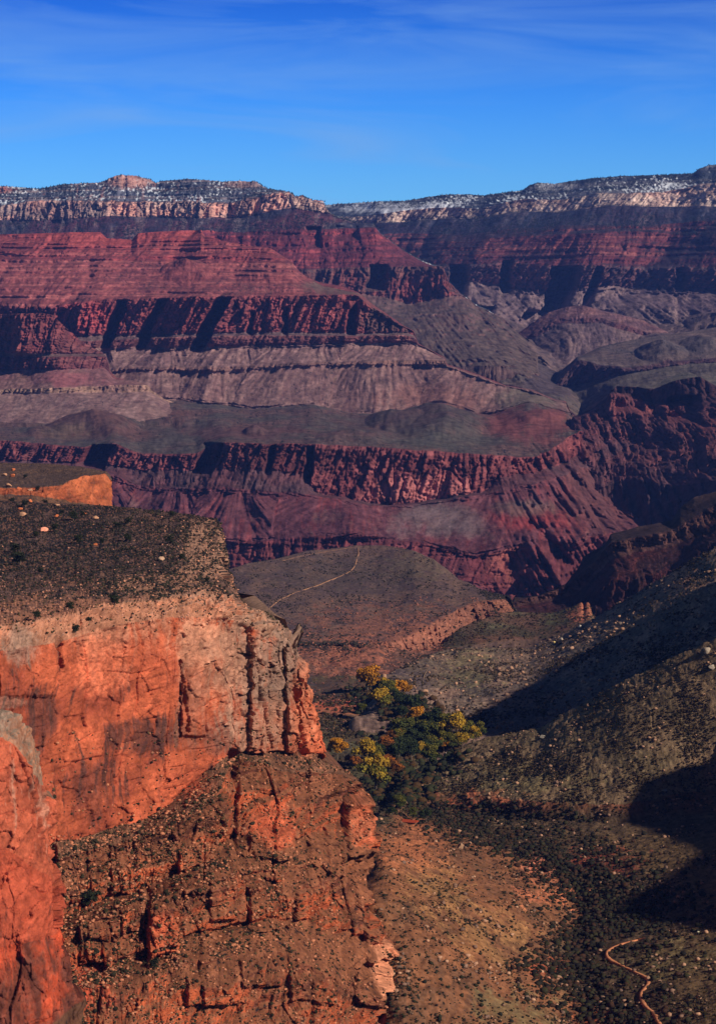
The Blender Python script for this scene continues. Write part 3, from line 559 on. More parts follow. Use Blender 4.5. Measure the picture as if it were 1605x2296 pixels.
    Hh = g('fin') * (st + 13 * (cv3 - .45) - 4 * crack(ce3, .05) + 6 * (cv4 - .5) - 2.6 * crack(ce4, .05) + 2.8 * (cv5 - .5) - 1.4 * crack(ce5, .08) + .8 * (cv6 - .5)) + rpil * (9 * (cv3 - .5) - 5 * crack(ce3, .05) + 3.5 * (cv4 - .5) - 2 * crack(ce4, .06) + 1.6 * (cv5 - .5))
    for (x0, x1, y0, y1, dp) in blocks:                   # buttresses standing proud of the face
        ex = 3.5 * fbm(sy / 18, x0, 0, 3, seed + 45) + 2.5 * (cv5 - .5); ey = 4 * fbm(sx / 16, y0, 0, 3, seed + 46) + 4 * (cv5 - .5)
        hgt = sm(sx + ex, x0 - 2, x0 + 2) * (1 - sm(sx - ex, x1 - 3, x1 + 3)) * sm(sy + ey, y0 - 3, y0 + 3) * (1 - sm(sy - ey, y1 - 6, y1 + 8))
        Hh = Hh + 1.9 * dp * hgt
    cj, _ = cells(z / 11., P[..., 1] / 24., seed + 77); cj2, _ = cells(z / 3.6, P[..., 1] / 8., seed + 78)
    wl = sm(us, us[-1] - 38, us[-1] - 6)[None] + 0 * z
    wl = wl * sm(sy, 1410, 1450)
    if us[-1] > 700: wl = np.maximum(wl, sm(us, 488, 512)[None] * (1 - sm(us, 640, 690))[None] * (bi[:, None] <= 1))
    P[..., 0] += wl * (7 * (cj - .55) + 3 * (cj2 - .5))
    P = P + n * D[..., None] * k * (1 - .85 * g('fin'))[..., None] + hd * Hh[..., None]
    n2 = normals(P); n2 = n2 * np.where((n2 * cpos).sum(-1, keepdims=True) > 0, -1, 1)
    up = smooth_rows(np.ones(1), 0)[0] * n2[..., 2]
    C = np.zeros(P.shape)
    for kk, b in enumerate(bands):
        r = np.where(bi == kk)[0]; sl_ = slice(r[0], r[-1] + 1)
        c = mixc(np.asarray(b['c1']) * np.ones(P[sl_].shape), b['c2'], sm(nz[sl_] + .5 * nf[sl_], -.35, .4))
        if 'c4' in b: c = mixc(c, b['c4'], sm(vs[sl_] + .5 * nz[sl_], b.get('v0', .1), b.get('v0', .1) + .3) * b.get('vs', .6))
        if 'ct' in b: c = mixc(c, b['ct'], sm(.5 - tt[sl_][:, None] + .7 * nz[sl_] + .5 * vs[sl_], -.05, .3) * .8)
        if 'cf' in b: c = mixc(c, b['cf'], sm(up[sl_] + .3 * nf[sl_] + .15 * nz[sl_], .42, .7))
        C[sl_] = c
    for (x0, x1, y0, y1, cc, am, kz) in patches:
        C = mixc(C, cc, blob(sx, sy, x0, x1, y0, y1, .8 * nz + kz * vs + .5 * nf) * am)
    C = C * (1 + .6 * np.clip(nf, -1, 1) + .3 * (cv1 - .5) * np.clip(g('blk') / 3, 0, 1) + .36 * (cv4 - .5) * np.clip(g('slab') + g('fin'), 0, 1) + .3 * (cv5 - .5) * g('fin') + .25 * (cv2 - .5) * np.clip(g('blk') / 3, .15, 1))[..., None]
    sp = per(s / 2.2, z / 1.8, m / 2.2, seed + 30) + .45 * nz + .4 * per(s / 9, z / 7, m / 9, seed + 31)
    vg = g('veg', 12)
    vg = vg - .55 * blob(sx, sy, 400, 510, 1150, 1350, nz, .6) * (vg > .5) - .5 * sm(sy + 20 * nz, 1270, 1340) * (vg > .5)
    C = mixc(C, A(44, 40, 38, 1.0), sm(sp + .35 * (up - .5), 1.0 - vg, 1.15 - vg) * (vg > .02))
    return finish(name, sx, sy, P, C, M_near, extra_back=back, extra_right=right), (sx, sy, P, n2)

# ---- the orange wall with the bench on top
U = np.concatenate([np.arange(-300, -20, 6), np.arange(-20, 726, 1.5)])
def R_(pts):    # (u, x, y, Y) knots
    return dict(x=[(p[0], p[1]) for p in pts], y=[(p[0], p[2]) for p in pts], Y=[(p[0], p[3]) for p in pts])
def zY(y, z): return (H - z) * F / (y - HY)
T0 = R_([(-300, -330, 1110, 2700), (-60, -60, 1122, 2610), (130, 130, 1130, 2530), (270, 270, 1137, 2470), (400, 396, 1150, 2400), (500, 486, 1164, 2330), (525, 491, 1190, 2260), (560, 502, 1290, 2100), (600, 512, 1338, 1990), (640, 545, 1360, 1960), (690, 600, 1374, 1960), (725, 640, 1390, 1950)])
T1 = R_([(-300, -330, 1425, 1500), (-60, -60, 1408, 1560), (0, 0, 1402, 1580), (130, 130, 1385, 1625), (270, 270, 1352, 1700), (400, 400, 1336, 1745), (500, 492, 1330, 1800), (560, 535, 1352, 1850), (600, 572, 1372, 1880), (640, 612, 1388, 1905), (690, 655, 1425, 1935), (725, 690, 1500, 1965)])
T1b = R_([(-300, -330, 1480, 1490), (0, 0, 1460, 1565), (130, 130, 1440, 1612), (270, 270, 1400, 1688), (400, 400, 1385, 1732), (500, 500, 1385, 1788), (560, 548, 1400, 1836), (600, 590, 1420, 1868), (640, 630, 1440, 1892), (690, 672, 1490, 1922), (725, 700, 1600, 1958)])
B1 = R_([(-300, -330, 2150, 1450), (0, 0, 2000, 1540), (130, 128, 1885, 1600), (190, 190, 1880, 1630), (270, 265, 1855, 1672), (330, 325, 1840, 1695), (400, 395, 1795, 1722), (500, 505, 1700, 1776), (530, 525, 1690, 1800), (600, 600, 1690, 1855), (640, 655, 1690, 1885), (690, 700, 1690, 1915), (725, 724, 1712, 1950)])
B1b = R_([(-300, -330, 2200, 1430), (0, 0, 2050, 1520), (130, 130, 1930, 1575), (190, 190, 1925, 1595), (270, 275, 1900, 1625), (330, 330, 1880, 1640), (400, 405, 1850, 1660), (500, 500, 1790, 1700), (535, 530, 1700, 1790), (600, 610, 1720, 1815), (640, 670, 1730, 1845), (690, 760, 1745, 1880), (725, 836, 1775, 1900)])
B2 = R_([(-300, -330, 2240, 1405), (0, 0, 2150, 1490), (130, 132, 2090, 1530), (190, 190, 2050, 1560), (270, 280, 2010, 1590), (330, 330, 1990, 1610), (400, 410, 1960, 1630), (500, 520, 1900, 1675), (535, 560, 1895, 1705), (600, 630, 1890, 1735), (640, 690, 1880, 1780), (690, 780, 1880, 1830), (725, 850, 1905, 1870)])
B2b = R_([(-300, -330, 2260, 1390), (0, 0, 2170, 1470), (130, 132, 2110, 1500), (190, 190, 2080, 1515), (270, 280, 2040, 1540), (330, 330, 2020, 1560), (400, 410, 1990, 1580), (500, 530, 1960, 1630), (535, 580, 1960, 1655), (600, 640, 1960, 1690), (640, 700, 1950, 1730), (690, 770, 1960, 1780), (725, 825, 2010, 1805)])
B3 = R_([(-300, -330, 2300, 1375), (0, 0, 2240, 1455), (130, 140, 2200, 1485), (190, 200, 2180, 1500), (270, 290, 2160, 1522), (330, 350, 2150, 1540), (400, 420, 2110, 1562), (500, 550, 2080, 1610), (535, 600, 2060, 1635), (600, 660, 2070, 1665), (640, 730, 2090, 1700), (690, 810, 2110, 1745), (725, 884, 2138, 1775)])
B3b = R_([(-300, -330, 2330, 1360), (0, 0, 2280, 1430), (130, 140, 2250, 1450), (270, 290, 2215, 1478), (400, 420, 2180, 1515), (535, 600, 2140, 1580), (600, 670, 2160, 1600), (640, 740, 2190, 1625), (690, 800, 2215, 1670), (725, 868, 2235, 1710)])
B4 = R_([(-300, -330, 2420, 1340), (0, 0, 2420, 1405), (130, 140, 2380, 1425), (270, 290, 2370, 1450), (400, 420, 2340, 1485), (535, 600, 2320, 1545), (640, 740, 2300, 1600), (725, 845, 2320, 1680)])
B5 = R_([(-300, -330, 2600, 1330), (725, 850, 2600, 1600)])
cl, cl_geo = cliff_sheet('cliff', U, [T0, T1, T1b, B1, B1b, B2, B2b, B3, B3b, B4, B5], [
    dict(n=150, e=1.0, c1=A(104, 78, 68, 1.0), c2=A(136, 92, 72, 1.0), big=0, blk=.8, rub=.7, led=0.7, vc=0, hc=0, veg=.98),
    dict(n=34, c1=TANR, c2=A(196, 122, 90, .9), c4=GRY, vs=.6, cf=A(140, 106, 88, .9), big=3, blk=2.6, rub=1.1, led=2.2, vc=.7, hc=.4, veg=.12),
    dict(n=230, c1=ORG, c2=ORG2, c4=VAR, vs=.8, v0=.12, slab=1.5, big=8, blk=1.3, rub=.35, led=.35, vc=.55, hc=.9, veg=0),
    dict(n=60, c1=A(100, 66, 50, .9), c2=A(134, 88, 66, .9), cf=A(116, 80, 60, .9), fin=1, big=3, blk=2.5, rub=1.3, led=2.2, vc=.3, hc=.3, veg=.36),
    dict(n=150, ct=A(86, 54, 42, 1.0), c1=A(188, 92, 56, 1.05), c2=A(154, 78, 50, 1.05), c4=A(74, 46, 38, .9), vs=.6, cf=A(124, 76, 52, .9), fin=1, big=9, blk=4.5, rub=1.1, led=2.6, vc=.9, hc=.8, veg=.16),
    dict(n=60, c1=A(106, 66, 46, .9), c2=A(140, 84, 56, .9), c4=A(92, 60, 46, .9), vs=.5, cf=A(124, 76, 52, .9), fin=1, big=2, blk=2, rub=1.2, led=1.5, vc=0, hc=0, veg=.36),
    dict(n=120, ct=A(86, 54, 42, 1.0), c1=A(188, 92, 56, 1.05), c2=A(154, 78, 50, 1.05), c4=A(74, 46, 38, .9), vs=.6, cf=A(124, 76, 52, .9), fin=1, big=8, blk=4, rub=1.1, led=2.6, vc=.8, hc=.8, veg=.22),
    dict(n=66, c1=A(106, 66, 46, .9), c2=A(140, 84, 56, .9), c4=A(92, 60, 46, .9), vs=.5, cf=A(124, 76, 52, .9), fin=1, big=2, blk=2, rub=1.2, led=1.5, vc=0, hc=0, veg=.38),
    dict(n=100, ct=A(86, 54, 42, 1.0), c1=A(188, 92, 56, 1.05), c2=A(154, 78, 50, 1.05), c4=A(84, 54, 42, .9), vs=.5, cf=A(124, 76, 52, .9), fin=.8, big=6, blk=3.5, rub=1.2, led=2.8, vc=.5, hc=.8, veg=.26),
    dict(n=30, c1=A(110, 76, 52, .9), c2=A(90, 62, 44, .9), fin=1, big=2, blk=2, rub=1.2, led=1, vc=0, hc=0, veg=.35)],
    patches=[(-120, 560, 1330, 1450, A(190, 126, 94, .9), .6, .6), (-40, 560, 1340, 1480, A(150, 100, 78, .9), .45, .9), (0, 110, 1400, 1500, GRY, .7, .5), (360, 520, 1380, 1500, A(200, 140, 110, .9), .7, .5), (460, 720, 1320, 1700, A(150, 120, 100, .9), .8, .9), (380, 560, 1360, 1620, A(186, 122, 92, .9), .5, .9), (560, 720, 1380, 1600, A(120, 92, 78, .9), .5, 1.0),
             (210, 440, 1600, 1700, VAR, .8, 1.2), (380, 480, 1480, 1720, A(140, 92, 72, .9), .55, 1.0), (60, 140, 1540, 1680, VAR, .6, .8), (-60, 60, 1560, 1590, GRY, .4, .5), (150, 260, 1700, 1850, VAR, .45, 1.2),
             (150, 300, 1420, 1560, A(240, 130, 90, .95), .5, .8), (300, 520, 1740, 1800, A(240, 120, 80, .95), .4, .6), (440, 520, 1640, 1700, A(130, 80, 62, .9), .6, .8),
             (390, 510, 1160, 1340, A(178, 132, 106, 1.0), .9, .9), (220, 510, 1280, 1345, A(170, 122, 96, 1.0), .8, .9),
             (520, 720, 1560, 1720, A(150, 96, 72, .9), .5, .8), (640, 730, 1480, 1720, A(200, 108, 72, .9), .6, .7),
             (-100, 250, 2120, 2330, A(200, 84, 54, .9), .7, .9), (560, 660, 1780, 1900, A(190, 90, 58, .9), .6, .8), (320, 400, 2020, 2150, A(200, 96, 62, .9), .6, .6), (760, 850, 1780, 1900, A(190, 104, 72, .9), .6, .6), (830, 890, 2080, 2240, A(214, 140, 104, .9), .7, .5)],
    blocks=[(532, 655, 1702, 1920, 9), (655, 700, 1712, 1880, 5), (332, 400, 1985, 2150, 9), (250, 296, 1900, 2005, 4), (128, 180, 1880, 1960, 4), (400, 458, 1900, 2000, 4.5), (560, 655, 1990, 2090, 6), (665, 720, 2000, 2090, 4), (470, 530, 1960, 2060, 4),
            (775, 845, 1795, 1910, 8), (735, 772, 1860, 1960, 5), (700, 738, 1880, 1950, 5), (820, 890, 2085, 2150, 6), (800, 870, 2180, 2250, 7), (540, 640, 2160, 2210, 3.5), (650, 760, 2190, 2245, 4.5), (420, 520, 2200, 2260, 3.5), (180, 250, 2080, 2160, 4),
            (558, 600, 1400, 1690, 5), (640, 662, 1440, 1690, 5), (672, 700, 1500, 1700, 4), (405, 470, 1480, 1650, 3.5), (0, 128, 1470, 1560, 2)],
    cracks=[([(133, 1430), (137, 1480), (140, 1500)], 5, 8), ([(525, 1680), (532, 1760), (548, 1860), (562, 1925)], 7, 14), ([(402, 1480), (412, 1540), (420, 1600), (424, 1640)], 3.5, 6), ([(655, 1430), (662, 1520), (668, 1620), (680, 1690)], 4, 7),
            ([(296, 1900), (300, 1960), (308, 2005)], 7, 10), ([(333, 1990), (330, 2060), (326, 2130)], 5, 9), ([(560, 1410), (575, 1500), (590, 1600), (610, 1680)], 3, 5), ([(458, 1900), (455, 1990)], 3, 6), ([(806, 1800), (812, 1880)], 5, 8), ([(688, 1700), (694, 1790), (700, 1840)], 4, 7), ([(800, 2150), (802, 2230)], 4, 6)],
    right=[(-8, 30, 0), (-30, 160, 0), (-260, 420, -20), (-600, 700, -60)], back=[(-60, 260, -60), (-40, 120, -8)])

# ---- the nearer buttress at the left edge
UB = np.arange(-260, 141, 1.5)
W0 = R_([(-260, -260, 1500, 1440), (0, 0, 1592, 1452), (40, 40, 1606, 1470), (80, 66, 1640, 1490), (140, 82, 1700, 1510)])
W1 = R_([(-260, -260, 1540, 1415), (0, 0, 1650, 1430), (40, 40, 1680, 1445), (80, 80, 1740, 1465), (140, 112, 1800, 1500)])
W2 = R_([(-260, -260, 1900, 1395), (0, 0, 1900, 1412), (40, 40, 1920, 1424), (80, 90, 1960, 1440), (140, 136, 1990, 1478)])
W3 = R_([(-260, -260, 2140, 1380), (0, 0, 2130, 1396), (40, 40, 2120, 1408), (80, 88, 2110, 1424), (140, 133, 2090, 1460)])
W4 = R_([(-260, -260, 2360, 1360), (0, 0, 2340, 1370), (40, 60, 2330, 1385), (80, 120, 2300, 1400), (140, 180, 2240, 1440)])
W5 = R_([(-260, -260, 2600, 1290), (140, 180, 2500, 1330)])
cliff_sheet('cliff', UB, [W0, W1, W2, W3, W4, W5], [
    dict(n=40, c1=TANR, c2=GRY, cf=A(120, 100, 84, .9), big=2, blk=1.2, rub=.7, led=.9, vc=.5, hc=.6, veg=.3),
    dict(n=130, c1=A(196, 98, 68, 1.15), c2=A(174, 84, 58, 1.15), c4=A(180, 130, 106, .9), vs=.6, v0=.1, slab=1.6, fin=.25, big=5, blk=1.6, rub=.4, led=.5, vc=.7, hc=.5, veg=.02),
    dict(n=90, c1=A(192, 88, 60, 1.15), c2=A(168, 76, 52, 1.15), c4=VAR, vs=.6, v0=.2, slab=1.6, fin=.25, big=4, blk=1.4, rub=.4, led=.4, vc=.6, hc=.5, veg=0),
    dict(n=80, c1=A(190, 78, 48, .95), c2=A(120, 62, 46, .95), c4=A(84, 48, 38, .9), vs=.7, v0=.0, fin=.5, big=4, blk=2.5, rub=.6, led=.8, vc=.6, hc=.6, veg=.04),
    dict(n=30, c1=A(110, 70, 50), c2=A(90, 60, 44), blk=2, rub=1, veg=.3)],
    seed=260, right=[(-6, 24, 0), (-30, 60, 0), (-120, 120, 0)], back=[(-60, 60, -20), (-10, 20, -2)],
    cracks=[([(40, 1690), (60, 1740), (90, 1800), (96, 1880)], 4, 6), ([(118, 1830), (124, 1900), (122, 2000), (128, 2080)], 4, 6)])

# ---- the farther bench and its little cliff at the left edge
UF = np.arange(-300, 256, 1.5)
F0 = R_([(-300, -300, 1030, 3350), (0, 0, 1038, 3330), (100, 100, 1040, 3300), (180, 180, 1046, 3250), (240, 238, 1057, 3180), (256, 252, 1072, 3120)])
F1 = R_([(-300, -300, 1090, 2950), (0, 0, 1095, 2950), (80, 80, 1096, 2960), (140, 140, 1088, 3000), (200, 195, 1070, 3060), (240, 235, 1062, 3110), (256, 252, 1080, 3112)])
F2 = R_([(-300, -300, 1098, 2900), (0, 0, 1110, 2900), (80, 80, 1112, 2910), (140, 140, 1122, 2960), (200, 195, 1132, 3000), (240, 240, 1140, 3050), (256, 252, 1142, 3100)])
F3 = R_([(-300, -300, 1150, 2580), (256, 252, 1180, 2700)])
F4 = R_([(-300, -300, 1250, 2500), (256, 252, 1300, 2600)])
cliff_sheet('bench', UF, [F0, F1, F2, F3, F4], [
    dict(n=50, c1=A(84, 66, 58, 1.0), c2=A(104, 78, 62, 1.0), big=0, blk=.6, rub=.8, led=.5, veg=.4),
    dict(n=40, c1=A(196, 108, 68, 1.2), c2=A(168, 86, 54, 1.2), c4=A(110, 70, 54, 1), vs=.5, slab=1.2, fin=.4, big=4, blk=2.5, rub=.8, led=2.5, vc=.4, hc=.6, veg=.03),
    dict(n=30, c1=A(84, 66, 58, 1.0), c2=A(120, 84, 62, 1.0), blk=.6, rub=.8, veg=.4),
    dict(n=10, c1=A(84, 66, 58, 1.0), c2=A(104, 78, 62, 1.0))],
    seed=290, right=[(-8, 40, 0), (-60, 150, 0), (-400, 300, -10)], back=[(-60, 260, -60), (-20, 60, -6)])

# ---------------------------------------------------------------- valley ground
def ground_sheet(name, us, rows, bands, skyline, seed, patches=(), back=None, cmul=1.0):
    sx, sy, sY, bi, tt = loft(us, rows, bands, skyline, soft=22)
    P = np.stack(world(sx, sy, sY), -1)
    for _ in range(2):
        P[1:-1] = (P[:-2] + 2 * P[1:-1] + P[2:]) / 4; P[:, 1:-1] = (P[:, :-2] + 2 * P[:, 1:-1] + P[:, 2:]) / 4
    X, Y, Z = P[..., 0], P[..., 1], P[..., 2]
    g = lambda key, kk=6: bandval(bands, bi, key, kk)
    un = fbm(X / 140, Y / 260, 0, 4, seed); gu = bil(X / 50 + .4 * un, Y / 200, 0, 3, seed + 3); ru = fbm(X / 8, Y / 14, Z / 6, 3, seed + 5, .6)
    ck = bil(X / 26, Z / 60, Y / 60, 3, seed + 6, .6)
    ph = Z / 9. + .5 * un; w = ph - np.floor(ph); led = sm(w, .0, .5) - w
    Z2 = Z + g('un') * un - g('gu') * (1 - gu) + g('ru') * ru + g('hum') * np.maximum(0, per(X / 30, Y / 50, 0, seed + 8))
    cva, cea = cells(X / 22 + .4 * un, Z / 40., seed + 61); cvb, ceb = cells(X / 8, Z / 6., seed + 62)
    Y2 = Y - g('cl', 2) * ck - g('led') * 8 * led - g('blk', 2) * (cva + .3 * cvb - .5 * crack(cea, .08))
    P = np.stack([X, Y2, Z2], -1)
    nz = fbm(X / 60, Y / 110, Z / 40, 4, seed + 10); nf = fbm(X / 6, Y / 11, Z / 6, 4, seed + 11, .7); vs = fbm(X / 7, Z / 80, Y / 40, 3, seed + 12, .7)
    gul = crack(per(X / 24 + .5 * per(X / 60, Y / 60, 0, seed + 40), Y / 90, 0, seed + 41), .12) * sm(per(X / 50, Y / 50, 0, seed + 42), -.2, .2)
    P[..., 2] -= .7 * gul * (g('ru') > .9)
    nz2 = fbm(X / 22 + nz, Y / 50, Z / 20, 4, seed + 14, .6)
    C = np.zeros(P.shape)
    for k, b in enumerate(bands):
        r = np.where(bi == k)[0]; s_ = slice(r[0], r[-1] + 1)
        c = mixc(np.asarray(b['c1']) * np.ones(P[s_].shape), b['c2'], sm(nz[s_] + .4 * nf[s_], -.35, .4))
        if 'c4' in b: c = mixc(c, b['c4'], sm(vs[s_], .0, .35) * b.get('vs', .6))
        C[s_] = c
    if name == 'valley':
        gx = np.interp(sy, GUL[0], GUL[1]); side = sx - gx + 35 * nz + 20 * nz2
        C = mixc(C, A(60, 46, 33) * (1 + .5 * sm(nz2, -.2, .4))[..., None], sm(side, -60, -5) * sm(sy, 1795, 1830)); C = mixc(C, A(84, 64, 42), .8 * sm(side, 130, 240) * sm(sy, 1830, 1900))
    for (x0, x1, y0, y1, cc, am, kz) in patches:
        C = mixc(C, cc, np.clip(blob(sx, sy, x0 - 20, x1 + 20, y0 - 10, y1 + 10, 1.5 * nz2 + .9 * nf - .25, 1) * am, 0, 1))
    C = C * (1 + .6 * np.clip(nf, -1, 1.2))[..., None] * cmul
    sp = per(X / 2.8, Y / 4.2, Z / 3, seed + 30) + .5 * nz + .3 * per(X / 9, Y / 14, 0, seed + 31)
    vg = g('veg', 10)
    C = mixc(C, A(38, 36, 28, 1.0), sm(sp, .85 - vg, 1.0 - vg) * (vg > .02))
    finish(name, sx, sy, P, C, M_ground, extra_back=back)
    return P
GUL = ([1790, 1860, 1920, 2000, 2060, 2110, 2160, 2220, 2300], [900, 1040, 1200, 1330, 1370, 1300, 1240, 1290, 1380])
DK, DK2, PUR = A(70, 54, 48), A(92, 70, 58), A(60, 48, 50)
sky_P = [(-100, 1400), (440, 1300), (510, 1277), (560, 1264), (620, 1250), (690, 1234), (760, 1226), (800, 1222), (860, 1223), (930, 1236), (975, 1254), (1003, 1278), (1030, 1300), (1060, 1314), (1100, 1326), (1140, 1338), (1148, 1350), (1152, 1369), (1200, 1400), (1250, 1440), (1400, 1560)]
def fz(pts, z): return [(u, zY(y, z)) for u, y in pts]
ys = lambda pts: pts
P_r1 = [(-100, 1430), (480, 1430), (850, 1440), (900, 1428), (935, 1410), (960, 1400), (1000, 1375), (1035, 1358), (1060, 1345), (1147, 1342), (1250, 1400)]
P_r2 = [(-100, 1432), (480, 1432), (850, 1443), (900, 1450), (935, 1452), (960, 1452), (1000, 1432), (1035, 1405), (1060, 1390), (1147, 1370), (1250, 1420)]
Pv = ground_sheet('plateau', XS[(XS > 380) & (XS < 1300)], [
    dict(y=0, Y=[(380, 5200), (510, 5250), (760, 5760), (860, 5740), (985, 5400), (1060, 5130), (1150, 4860), (1300, 4700)]),
    dict(y=P_r1, z=[(500, 1148), (1151, 1136), (1157, 1060), (1300, 1000)]),
    dict(y=P_r2, Y=[(u, zY(yy, 1145 if u < 1150 else 1030) - 10) for (u, _), yy in zip(P_r1, [p[1] for p in P_r1])]),
    dict(y=[(400, 1520), (860, 1512), (900, 1500), (1000, 1470), (1150, 1450)], Y=[(400, 3850), (700, 3850), (860, 3800), (1000, 4050), (1150, 4900), (1300, 5200)]),
    dict(y=1660, z=[(880, 1158), (1000, 1125), (1300, 1060)]), dict(y=1820, z=[(880, 1165), (1000, 1120), (1300, 1050)]), dict(y=1980, z=1165)],
    [dict(n=130, c1=A(74, 58, 56), c2=A(92, 70, 60), un=5, gu=2, ru=.6, led=.1, veg=.26),
     dict(n=34, c1=A(124, 78, 60), c2=A(100, 64, 52), c4=A(62, 42, 38), vs=.6, un=5, cl=30, blk=26, ru=1, led=1.2),
     dict(n=46, c1=A(78, 56, 48), c2=A(96, 66, 54), un=5, gu=5, ru=1.3, hum=3, led=.6, veg=.14),
     dict(n=80, c1=A(88, 62, 48), c2=A(70, 60, 44), un=4, gu=3, ru=.8, hum=1, veg=.2),
     dict(n=50, c1=A(78, 72, 50), c2=A(70, 56, 42), un=3, ru=.8, veg=.2), dict(n=20, c1=DK, c2=DK2)],
    sky_P, 310, cmul=1.15, patches=[(860, 1010, 1240, 1300, A(110, 92, 70), .4, .5), (520, 1000, 1240, 1330, A(66, 56, 50), .6, .5), (640, 1100, 1350, 1470, A(112, 72, 58), .8, .8), (680, 880, 1420, 1520, A(140, 84, 64), .8, .9), (700, 820, 1575, 1600, A(196, 96, 66), .8, .8), (700, 860, 1590, 1700, A(84, 78, 58), .7, .5), (860, 1000, 1380, 1460, A(150, 92, 70), .4, .6), (560, 780, 1520, 1560, A(58, 48, 48), .9, .2)],
    back=[(0, 600, -450), (0, 60, -60), (0, 25, -10)])
sky_J = [(900, 1500), (985, 1452), (1000, 1432), (1030, 1408), (1060, 1395), (1120, 1374), (1160, 1371), (1200, 1374), (1240, 1374), (1280, 1362), (1300, 1352), (1306, 1350), (1309, 1368), (1312, 1350), (1322, 1350), (1326, 1375), (1345, 1392), (1500, 1450)]
ground_sheet('hill', XS[(XS > 900) & (XS < 1500)], [
    dict(y=0, Y=[(980, 4450), (1150, 4620), (1330, 4560)]),
    dict(y=[(900, 1500), (1000, 1442), (1100, 1410), (1250, 1400), (1290, 1390), (1330, 1388), (1500, 1480)], Y=[(980, 4400), (1150, 4540), (1330, 4480)]),
    dict(y=[(900, 1510), (1000, 1452), (1060, 1446), (1150, 1432), (1200, 1434), (1330, 1405), (1500, 1500)], Y=[(980, 4330), (1150, 4420), (1330, 4380)]),
    dict(y=[(900, 1600), (1500, 1600)], Y=4280)],
    [dict(n=30, c1=A(70, 66, 48), c2=A(86, 62, 50), un=2, ru=.8, veg=.12, cl=6), dict(n=20, c1=A(66, 58, 44), c2=A(96, 66, 52), ru=.8, veg=.12, led=.2), dict(n=14, c1=DK, c2=DK2)],
    sky_J, 330, patches=[(1280, 1330, 1345, 1390, A(150, 88, 66), .9, .2), (990, 1060, 1400, 1455, A(60, 48, 42), .6, .5)], back=[(0, 300, -200), (0, 40, -20)])
sky_K = [(700, 1700), (800, 1600), (840, 1560), (860, 1510), (900, 1490), (950, 1470), (1000, 1452), (1060, 1446), (1120, 1448), (1190, 1448), (1240, 1428), (1330, 1385), (1390, 1350), (1450, 1312), (1520, 1272), (1560, 1248), (1605, 1222), (1800, 1140), (2100, 1040)]
Kv = ground_sheet('slope', XS[(XS > 780)], [
    dict(y=0, Y=[(840, 3700), (1000, 4150), (1240, 4150), (1605, 3900), (2100, 3800)]),
    dict(y=[(800, 1560), (860, 1545), (1000, 1540), (1200, 1510), (1400, 1430), (1605, 1330), (2100, 1150)], Y=[(840, 3500), (1000, 3650), (1240, 3650), (1605, 3550), (2100, 3500)]),
    dict(y=[(800, 1605), (900, 1620), (1000, 1640), (1090, 1668), (1200, 1650), (1330, 1590), (1605, 1470), (2100, 1300)], Y=[(840, 3300), (1000, 3220), (1090, 3150), (1300, 3200), (1605, 3250), (2100, 3400)]),
    dict(y=[(800, 1800), (1605, 1800), (2100, 1600)], Y=[(800, 3050), (2100, 3100)])],
    [dict(n=60, e=.9, c1=A(70, 58, 48), c2=A(92, 72, 58), c4=A(56, 46, 42), vs=.4, un=4, gu=4, ru=1.8, hum=1.5, veg=.2),
     dict(n=70, c1=A(64, 54, 48), c2=A(96, 74, 62), un=4, gu=4, ru=1.8, hum=1.5, veg=.2),
     dict(n=20, c1=DK, c2=DK2, ru=1)],
    sky_K, 350, cmul=1.9, patches=[(860, 960, 1480, 1560, A(58, 48, 48), .9, .3), (1000, 1120, 1440, 1560, A(84, 76, 48), .5, .5), (1480, 1560, 1250, 1330, A(150, 100, 72), .6, .4), (930, 1100, 1540, 1620, A(96, 78, 64), .6, .8)], back=[(60, 260, -300), (20, 50, -40)])
sky_V = [(300, 2600), (700, 1960), (800, 1870), (870, 1800), (905, 1752), (950, 1722), (1000, 1692), (1040, 1668), (1090, 1650), (1140, 1641), (1200, 1632), (1260, 1598), (1330, 1562), (1400, 1520), (1480, 1482), (1545, 1452), (1605, 1428), (1800, 1372), (2100, 1300), (2900, 1200)]
def zr(y, pts): return dict(y=y, z=pts)
